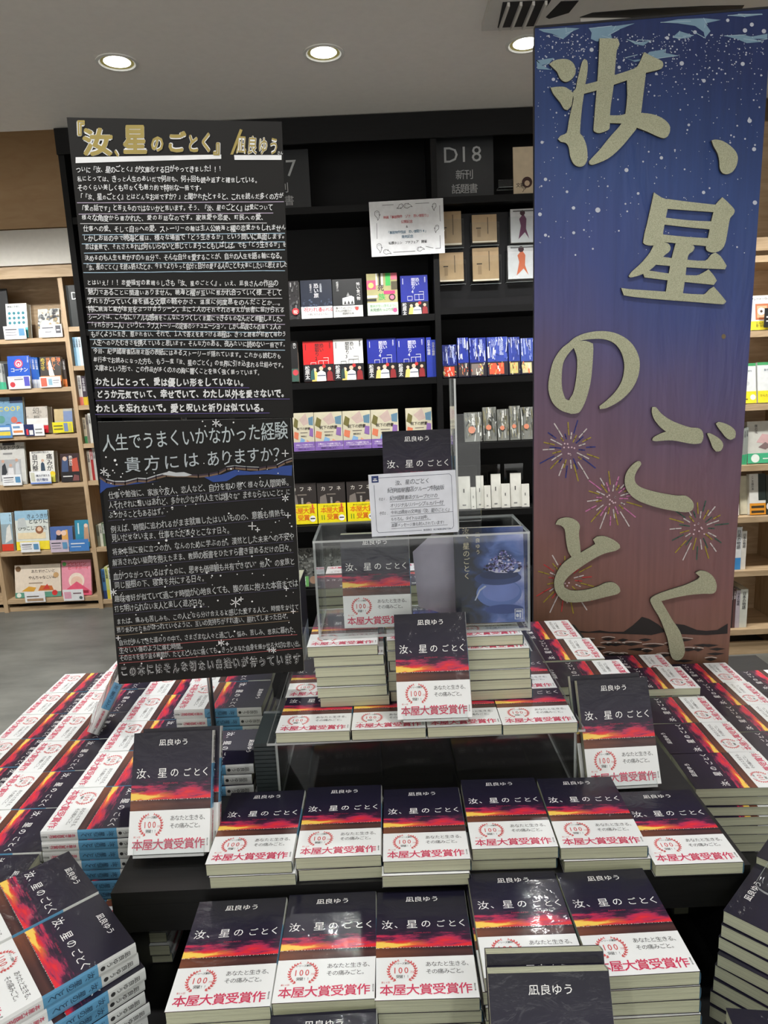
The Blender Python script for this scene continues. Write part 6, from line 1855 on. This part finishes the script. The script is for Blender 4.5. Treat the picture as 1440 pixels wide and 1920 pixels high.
LET = {
 'a': (c4, [[(150, 320), (175, 300), (215, 290), (255, 292), (285, 310), (300, 340), (300, 375), (280, 405), (250, 422), (225, 415), (208, 395), (195, 365), (175, 345)],
            [(157, 455), (200, 450), (240, 452), (270, 470), (292, 490), (284, 520), (278, 560), (255, 585), (235, 578), (215, 545), (195, 520), (172, 490)],
            [(340, 305), (352, 290), (368, 300), (372, 340), (365, 400), (357, 440), (349, 500), (340, 560), (332, 640), (328, 720), (342, 735), (362, 780), (370, 830), (368, 875), (350, 905), (320, 912), (290, 895), (270, 850), (262, 800), (245, 775), (215, 768), (200, 752), (215, 733), (250, 715), (262, 650), (275, 590), (290, 520), (287, 480), (303, 460), (310, 420), (322, 370)],
            [(440, 170), (545, 172), (555, 205), (540, 240), (532, 320), (522, 440), (505, 560), (500, 620), (498, 690), (480, 705), (440, 718), (415, 712), (405, 700), (410, 630), (415, 560), (425, 450), (435, 300)],
            [(345, 492), (350, 438), (430, 418), (520, 385), (600, 360), (690, 325), (712, 368), (620, 405), (520, 440), (430, 470)],
            [(603, 380), (660, 330), (697, 250), (745, 276), (800, 302), (808, 325), (798, 345), (760, 358), (708, 370), (700, 440), (690, 520), (680, 600), (660, 680), (620, 735), (560, 805), (490, 865), (400, 902), (382, 897), (380, 880), (440, 815), (500, 740), (545, 690), (575, 650), (590, 600), (600, 500)],
            [(490, 660), (495, 615), (560, 615), (600, 605), (680, 602), (740, 608), (800, 630), (840, 665), (848, 700), (835, 735), (810, 748), (770, 735), (720, 712), (650, 685), (590, 665), (540, 662)]]),
 'b': (c4, [[(1088, 760), (1110, 755), (1150, 762), (1195, 790), (1228, 825), (1240, 860), (1232, 905), (1210, 940), (1180, 955), (1150, 948), (1135, 920), (1132, 875), (1120, 830), (1100, 795)]]),
 'c': (c4, [[(755, 1060), (800, 1090), (848, 1105), (840, 1130), (825, 1200), (810, 1280), (800, 1340), (780, 1360), (740, 1368), (705, 1362), (692, 1350), (700, 1300), (715, 1240), (735, 1150)],
            [(830, 1098), (960, 1115), (1115, 1132), (1108, 1175), (960, 1165), (822, 1155)],
            [(1150, 1088), (1185, 1120), (1220, 1160), (1216, 1185), (1195, 1210), (1180, 1290), (1165, 1360), (1140, 1395), (1100, 1408), (1065, 1400), (1055, 1380), (1070, 1310), (1085, 1230), (1100, 1170), (1112, 1130)],
            [(812, 1205), (960, 1222), (1095, 1228), (1088, 1275), (950, 1262), (802, 1245)], [(795, 1302), (950, 1318), (1078, 1325), (1068, 1372), (940, 1360), (792, 1345)],
            [(790, 1345), (835, 1355), (850, 1375), (845, 1400), (815, 1425), (780, 1465), (730, 1510), (670, 1540), (620, 1552), (608, 1545), (625, 1520), (680, 1470), (730, 1410), (755, 1365)],
            [(880, 1355), (980, 1365), (990, 1380), (980, 1400), (955, 1420), (945, 1470), (935, 1560), (920, 1655), (822, 1645), (835, 1560), (855, 1450), (870, 1390)],
            [(800, 1432), (900, 1445), (1050, 1455), (1085, 1420), (1110, 1408), (1140, 1430), (1175, 1485), (1165, 1505), (1050, 1500), (900, 1490), (760, 1478)],
            [(690, 1525), (720, 1512), (850, 1530), (1000, 1540), (1045, 1520), (1070, 1505), (1100, 1540), (1118, 1570), (1100, 1595), (1000, 1585), (850, 1570), (700, 1552)],
            [(565, 1612), (620, 1620), (800, 1632), (1040, 1650), (1075, 1620), (1100, 1605), (1140, 1650), (1172, 1690), (1155, 1707), (1000, 1695), (800, 1680), (640, 1665), (580, 1655)]]),
 'd': (c5, [[(290, 118), (340, 115), (378, 130), (380, 160), (375, 250), (365, 340), (345, 420), (325, 470), (300, 505), (255, 511), (248, 440), (270, 400), (285, 330), (292, 260), (290, 200), (272, 150), (262, 130)],
            [(278, 148), (240, 190), (215, 240), (208, 320), (212, 380), (230, 430), (252, 438), (262, 511), (210, 495), (170, 465), (145, 420), (135, 360), (145, 290), (165, 220), (200, 165), (240, 130), (270, 118)],
            [(240, 132), (275, 100), (330, 75), (400, 62), (470, 65), (530, 85), (580, 120), (615, 170), (632, 230), (625, 300), (600, 360), (560, 410), (510, 450), (450, 480), (415, 485), (412, 470), (450, 440), (500, 390), (535, 330), (548, 260), (540, 200), (515, 150), (480, 120), (430, 105), (370, 105), (310, 114), (275, 136)]]),
 'e': (c5, [[(700, 475), (720, 475), (750, 510), (800, 545), (860, 570), (910, 585), (950, 588), (972, 605), (978, 640), (965, 670), (930, 675), (880, 668), (830, 658), (780, 655), (720, 660), (700, 655), (705, 640), (740, 620), (775, 607), (745, 585), (710, 540), (697, 500)],
            [(620, 768), (635, 770), (640, 785), (620, 815), (605, 850), (610, 885), (640, 910), (700, 930), (770, 945), (840, 955), (880, 955), (910, 975), (925, 1000), (920, 1030), (890, 1045), (830, 1040), (750, 1025), (680, 1005), (610, 975), (565, 930), (550, 880), (560, 830), (590, 790)],
            [(1045, 565), (1060, 555), (1100, 565), (1135, 585), (1153, 610), (1150, 640), (1125, 652), (1100, 640), (1080, 615), (1060, 590)], [(997, 618), (1010, 615), (1050, 635), (1078, 660), (1085, 685), (1070, 712), (1045, 715), (1028, 695), (1015, 660)]]),
 'f': (c5, [[(175, 1112), (190, 1085), (235, 1073), (280, 1085), (307, 1115), (302, 1160), (308, 1220), (312, 1268), (270, 1298), (245, 1260), (232, 1200), (225, 1140), (205, 1118)],
            [(378, 1195), (400, 1178), (440, 1175), (490, 1195), (522, 1220), (525, 1240), (500, 1255), (440, 1270), (380, 1300), (310, 1345), (250, 1390), (220, 1430), (225, 1455), (260, 1470), (330, 1468), (400, 1450), (450, 1428), (490, 1427), (520, 1450), (527, 1475), (510, 1490), (450, 1505), (370, 1525), (290, 1535), (230, 1530), (190, 1500), (168, 1450), (175, 1390), (210, 1330), (260, 1290), (320, 1260), (390, 1218), (385, 1205)]]),
 'g': (c5, [[(935, 1375), (960, 1362), (1000, 1370), (1035, 1400), (1050, 1440), (1045, 1475), (1025, 1488), (980, 1488), (900, 1495), (820, 1510), (750, 1528), (775, 1570), (810, 1630), (850, 1690), (870, 1750), (878, 1800), (865, 1835), (840, 1850), (810, 1840), (795, 1800), (785, 1740), (765, 1680), (740, 1620), (710, 1570), (690, 1530), (695, 1510), (730, 1490), (800, 1465), (880, 1440), (945, 1410), (958, 1395)]]),
}
CUTB = mat('cut_board_edge', S(70, 68, 62), .6)
for key, (cf, polys) in LET.items():
    kk = MB()
    for i, pl in enumerate(polys):
        pts = [at(*cf(*p), YN) for p in smooth(pl)]
        kk.prism([(p[0], p[2]) for p in pts], .0022, .0072 + .00006 * i, M_GLIT, CUTB, FRN)
    kk.build('cut_out_character', e)
a = MB(); a.box(cor[0][0] + .01, cor[1][0] - .01, .0125 + YN, .0325 + YN, cor[1][2], cor[3][2] - .02, mat('grey_backing_card', S(90, 84, 78), .8)); a.build('backing_board', e)
step(cor[0][0] + .005, cor[1][0] - .003, YN - .004, YN + .12, cor[1][2] - .0005, 'black block carrying the foot of the painted banner')
